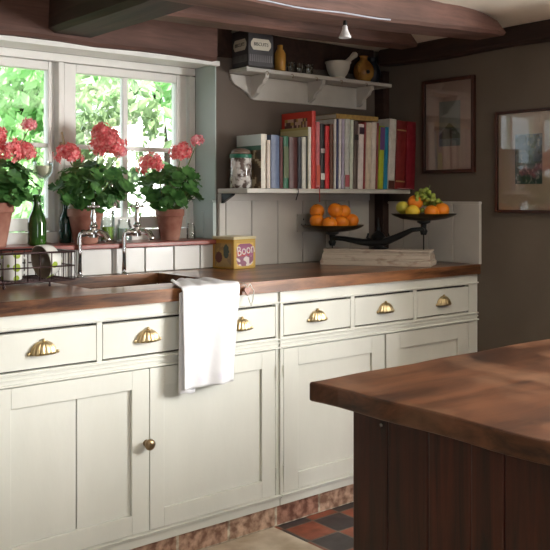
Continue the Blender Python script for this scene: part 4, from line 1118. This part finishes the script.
# fruit
OG = 'fruit in the scale pans'
b = MB(); n = 28; b.ball((0, 0, .034), .034, n, 18, (1, 1, .94)); om = b.build('orange', M['orange'], smooth=True)
mesh_or = om.data; 
proto = om; first = True
b = MB(); b.lathe([(.001, -.001), (.003, -.001), (.0035, .0015), (.001, .002)], (0, 0, .066), 8); bo = b.build('stem_button', mat('stem_button', (.12, .12, .03), .7), proto); 
proto.location = (0, 0, 0); bo.location = (0, 0, 0)
for q in bo.data.vertices: pass
def put(u, v, dy, label, rot, mtl=None, scale=1):
    global first
    # place on the ray through the pan centre, dy toward the camera
    o = proto if first else copy_tree(proto)
    first = False
    return o
def frt(pan, du, dd, dz, label, name='orange', mtl=None, sc=(1, 1, 1), rot=(0, 0, 0), cat='orange', grp='oranges in the left scale pan'):
    """du: metres right in camera terms, dd: metres away, dz: height over the pan bottom"""
    global first
    o = proto if first else copy_tree(proto)
    first = False
    o.name = name
    p = pan+Vector((RT[0]*du+FW[0]*dd, RT[1]*du+FW[1]*dd, dz))
    o.location = p; o.rotation_euler = rot; o.scale = sc
    if mtl:
        o.data = o.data.copy(); o.data.materials[0] = mtl
        for ch in list(o.children): bpy.data.objects.remove(ch)
    setp(o, label, cat, grp)
    return o
PL, PR = pans
frt(PL, -.082, -.02, .012, 'leftmost orange on the bottom layer of the left scale pan', rot=(.3, .2, 0))
frt(PL, -.018, -.045, .004, 'front orange second from left in the left scale pan', rot=(.5, -.4, 0))
frt(PL, .05, -.035, .005, 'front orange third from left in the left scale pan', rot=(-.3, .4, 1))
frt(PL, .1, .012, .014, 'rightmost orange sitting alone at the right rim of the left pan', rot=(.2, .5, 2))
frt(PL, -.064, .012, .056, 'top-layer orange at the left of the pile, under the red cord', rot=(.1, -.3, 0))
frt(PL, -.002, -.008, .060, 'highest orange in the middle of the left pile', rot=(.4, .3, 0), sc=(1.05, 1.05, 1.05))
frt(PL, .06, .008, .055, 'top-layer orange at the right of the pile', rot=(-.5, .1, 0))
frt(PR, -.055, -.04, .003, 'yellow lemon at the front left of the right scale pan', 'lemon', M['lemon'], (1.12, .95, .9), (0, 0, .6), 'lemon', 'fruit in the right scale pan')
frt(PR, .012, -.05, .003, 'orange at the front middle of the right scale pan', rot=(.4, .3, 0), sc=(.95, .95, .95), grp='fruit in the right scale pan')
frt(PR, .08, -.015, .008, 'orange at the right of the right scale pan under the grapes', rot=(.1, -.3, 0), grp='fruit in the right scale pan')
frt(PR, -.04, .015, .042, 'orange resting behind and above the lemon in the right pan', rot=(.1, -.3, 1), grp='fruit in the right scale pan')
frt(PR, -.088, .03, .02, 'greenish yellow lemon at the left rim of the right pan', 'lemon', M['lime'], (1.1, .9, .9), (0, 0, .9), 'lemon', 'fruit in the right scale pan')
# grapes: one bunch
t = thing('grape_bunch', 'bunch of green grapes piled on the fruit in the right scale pan', 'grapes', PR+Vector((RT[0]*.02, RT[1]*.02, .06)))
rnd = random.Random(3); placed = []
g0 = None
tries = 0
while len(placed) < 70 and tries < 20000:
    tries += 1
    a, d_, z = rnd.uniform(-.07, .08), rnd.uniform(-.035, .06), rnd.uniform(-.03, .078)
    top = .08-.9*abs(a+.015)
    if d_ < .0 and z < .02: continue
    if z > top: continue
    c = Vector((RT[0]*a+FW[0]*d_, RT[1]*a+FW[1]*d_, z))
    if any((c-q).length < .0165 for q in placed): continue
    placed.append(c)
for i, c in enumerate(placed):
    if g0 is None:
        b = MB(); b.ball((0, 0, 0), .0098, 14, 9, (1, 1, 1.12)); g0 = b.build('grape', M['grape'], t, world=False, smooth=True); o = g0
    else:
        o = g0.copy(); col.objects.link(o); o.parent = t
    o.location = c; o.rotation_euler = (rnd.random(), rnd.random(), 0)
b = MB(); b.tube([placed[0]*.2, (0, 0, .03), (.004, 0, .07), (.012, 0, .088)], [.002, .002, .002, .0015], 6)
for c in placed[::3]: b.tube([(0, 0, .03), c*.6+Vector((0, 0, .01)), c], .0008, 4)
b.build('grape_stalk', M['stem'], t, world=False, smooth=True)

# ------------------------------------------------------------------ pictures on the right wall
def art1(u, v):
    n = noise.noise(Vector((u*4, v*6, 3)))*.5+.5
    base = Vector((.33, .39, .39)).lerp(Vector((.44, .48, .46)), n)
    hgt = .52-.42*abs(u-.5)-.3*(u-.5)**2+.02*noise.noise(Vector((u*12, 0, 0)))
    if .17 < v < hgt: base = Vector((.1, .14, .12)).lerp(Vector((.18, .22, .17)), n)
    elif v <= .17: base = Vector((.25, .33, .32))
    return tuple(base)
def art2(u, v):
    n = noise.noise(Vector((u*5, v*5, 9))); n2 = noise.noise(Vector((u*11, v*13, 2)))
    if n > .15: return (.06, .1, .12) if n2 > 0 else (.03, .055, .05)
    if n2 > .25: return (.35, .36, .34)
    return (.12, .18, .24) if v > .45 else (.07, .12, .12)
def picture(label, y0, y1, z0, z1, fw, mount, art, ay0, ay1, az0, az1, nm='framed_picture', lm=None):
    t = thing(nm, label, 'picture', (XR, (y0+y1)/2, z0))
    b = MB(); xf = XR-.022
    b.box(xf, XR-.001, y0, y0+fw, z0, z1); b.box(xf, XR-.001, y1-fw, y1, z0, z1); b.box(xf, XR-.001, y0+fw, y1-fw, z1-fw, z1); b.box(xf, XR-.001, y0+fw, y1-fw, z0, z0+fw)
    b.build('picture_frame', M['frame_wood'], t, bevel=.003)
    b = MB(); b.box(XR-.008, XR-.003, y0+fw*.6, y1-fw*.6, z0+fw*.6, z1-fw*.6); b.build('mount', mount, t)
    b = MB(); raster(b, 40, 60, art, lambda u, v: (XR-.0085, ay1-u*(ay1-ay0), az0+v*(az1-az0))); b.build('painting', M['col'], t, recalc=False)
    b = MB(); b.box(XR-.014, XR-.012, y0+fw*.7, y1-fw*.7, z0+fw*.7, z1-fw*.7); b.build('picture_glass', M['picglass'], t)
def ay(u, v): p = atX(u, v, XR-.01); return p.y, p.z
picture('tall framed print of a dark hill on a pinkish mount above the scales', 2.459, 2.765, 1.325, 1.767, .016, M['mount'], art1, ay(460, 100)[0], ay(439, 100)[0], ay(450, 146)[1], ay(450, 101)[1])
picture('framed blue and green painting reflecting the window at the right edge', 1.93, 2.345, 1.145, 1.588, .012, M['mount2'], art2, ay(542, 150)[0], ay(515, 150)[0], ay(530, 184)[1], ay(530, 134)[1])

# ------------------------------------------------------------------ spotlight and cable under the beam
p = atY(345, 24, 2.19)
t = thing('spotlight', 'small white bell-shaped spotlight hanging below the large beam', 'spotlight', (p.x, 2.17, 1.80))
x = p.x; y = 2.19
def zat(v): return EYE-(v-HZ)*(FW[0]*x+FW[1]*y)/FPX
z1 = zat(18); z0 = zat(38)
b = MB(); b.lathe([(.0205, 0), (.022, .003), (.015, .018), (.010, .03), (.009, .04), (.006, .044), (.001, .044)], (x, y, z0), 24); b.build('bell_shade', M['bulbglass'], t, smooth=True, auto=60)
b = MB(); b.lathe([(.007, .044), (.008, .05), (.005, .06), (.003, .062), (.003, z1-z0+.015)], (x, y, z0), 14); b.build('lamp_holder', M['iron'], t, smooth=True)
b = MB(); pts = []
for i in range(13):
    u = 245+i*12; xx = atY(u, 10, 2.125).x; s = max(0, (xx-1.8)/1.1); pts.append((xx, 2.118, 1.826+.05*s**1.3-.0+.002*math.sin(i)))
b.tube(pts, .0028, 6); setp(b.build('cable', mat('pale_cable', (.32, .34, .4), .5), smooth=True), 'pale cable clipped along the lower edge of the large beam', 'cable')

# lettering as plain meshes
bpy.context.view_layer.update()
dg = bpy.context.evaluated_depsgraph_get()
for o in [q for q in list(bpy.data.objects) if q.type == 'FONT']:
    me = bpy.data.meshes.new_from_object(o.evaluated_get(dg))
    n_ = bpy.data.objects.new(o.name.split('.')[0], me); col.objects.link(n_); n_.parent = o.parent; n_.matrix_local = o.matrix_local.copy()
    bpy.data.objects.remove(o)
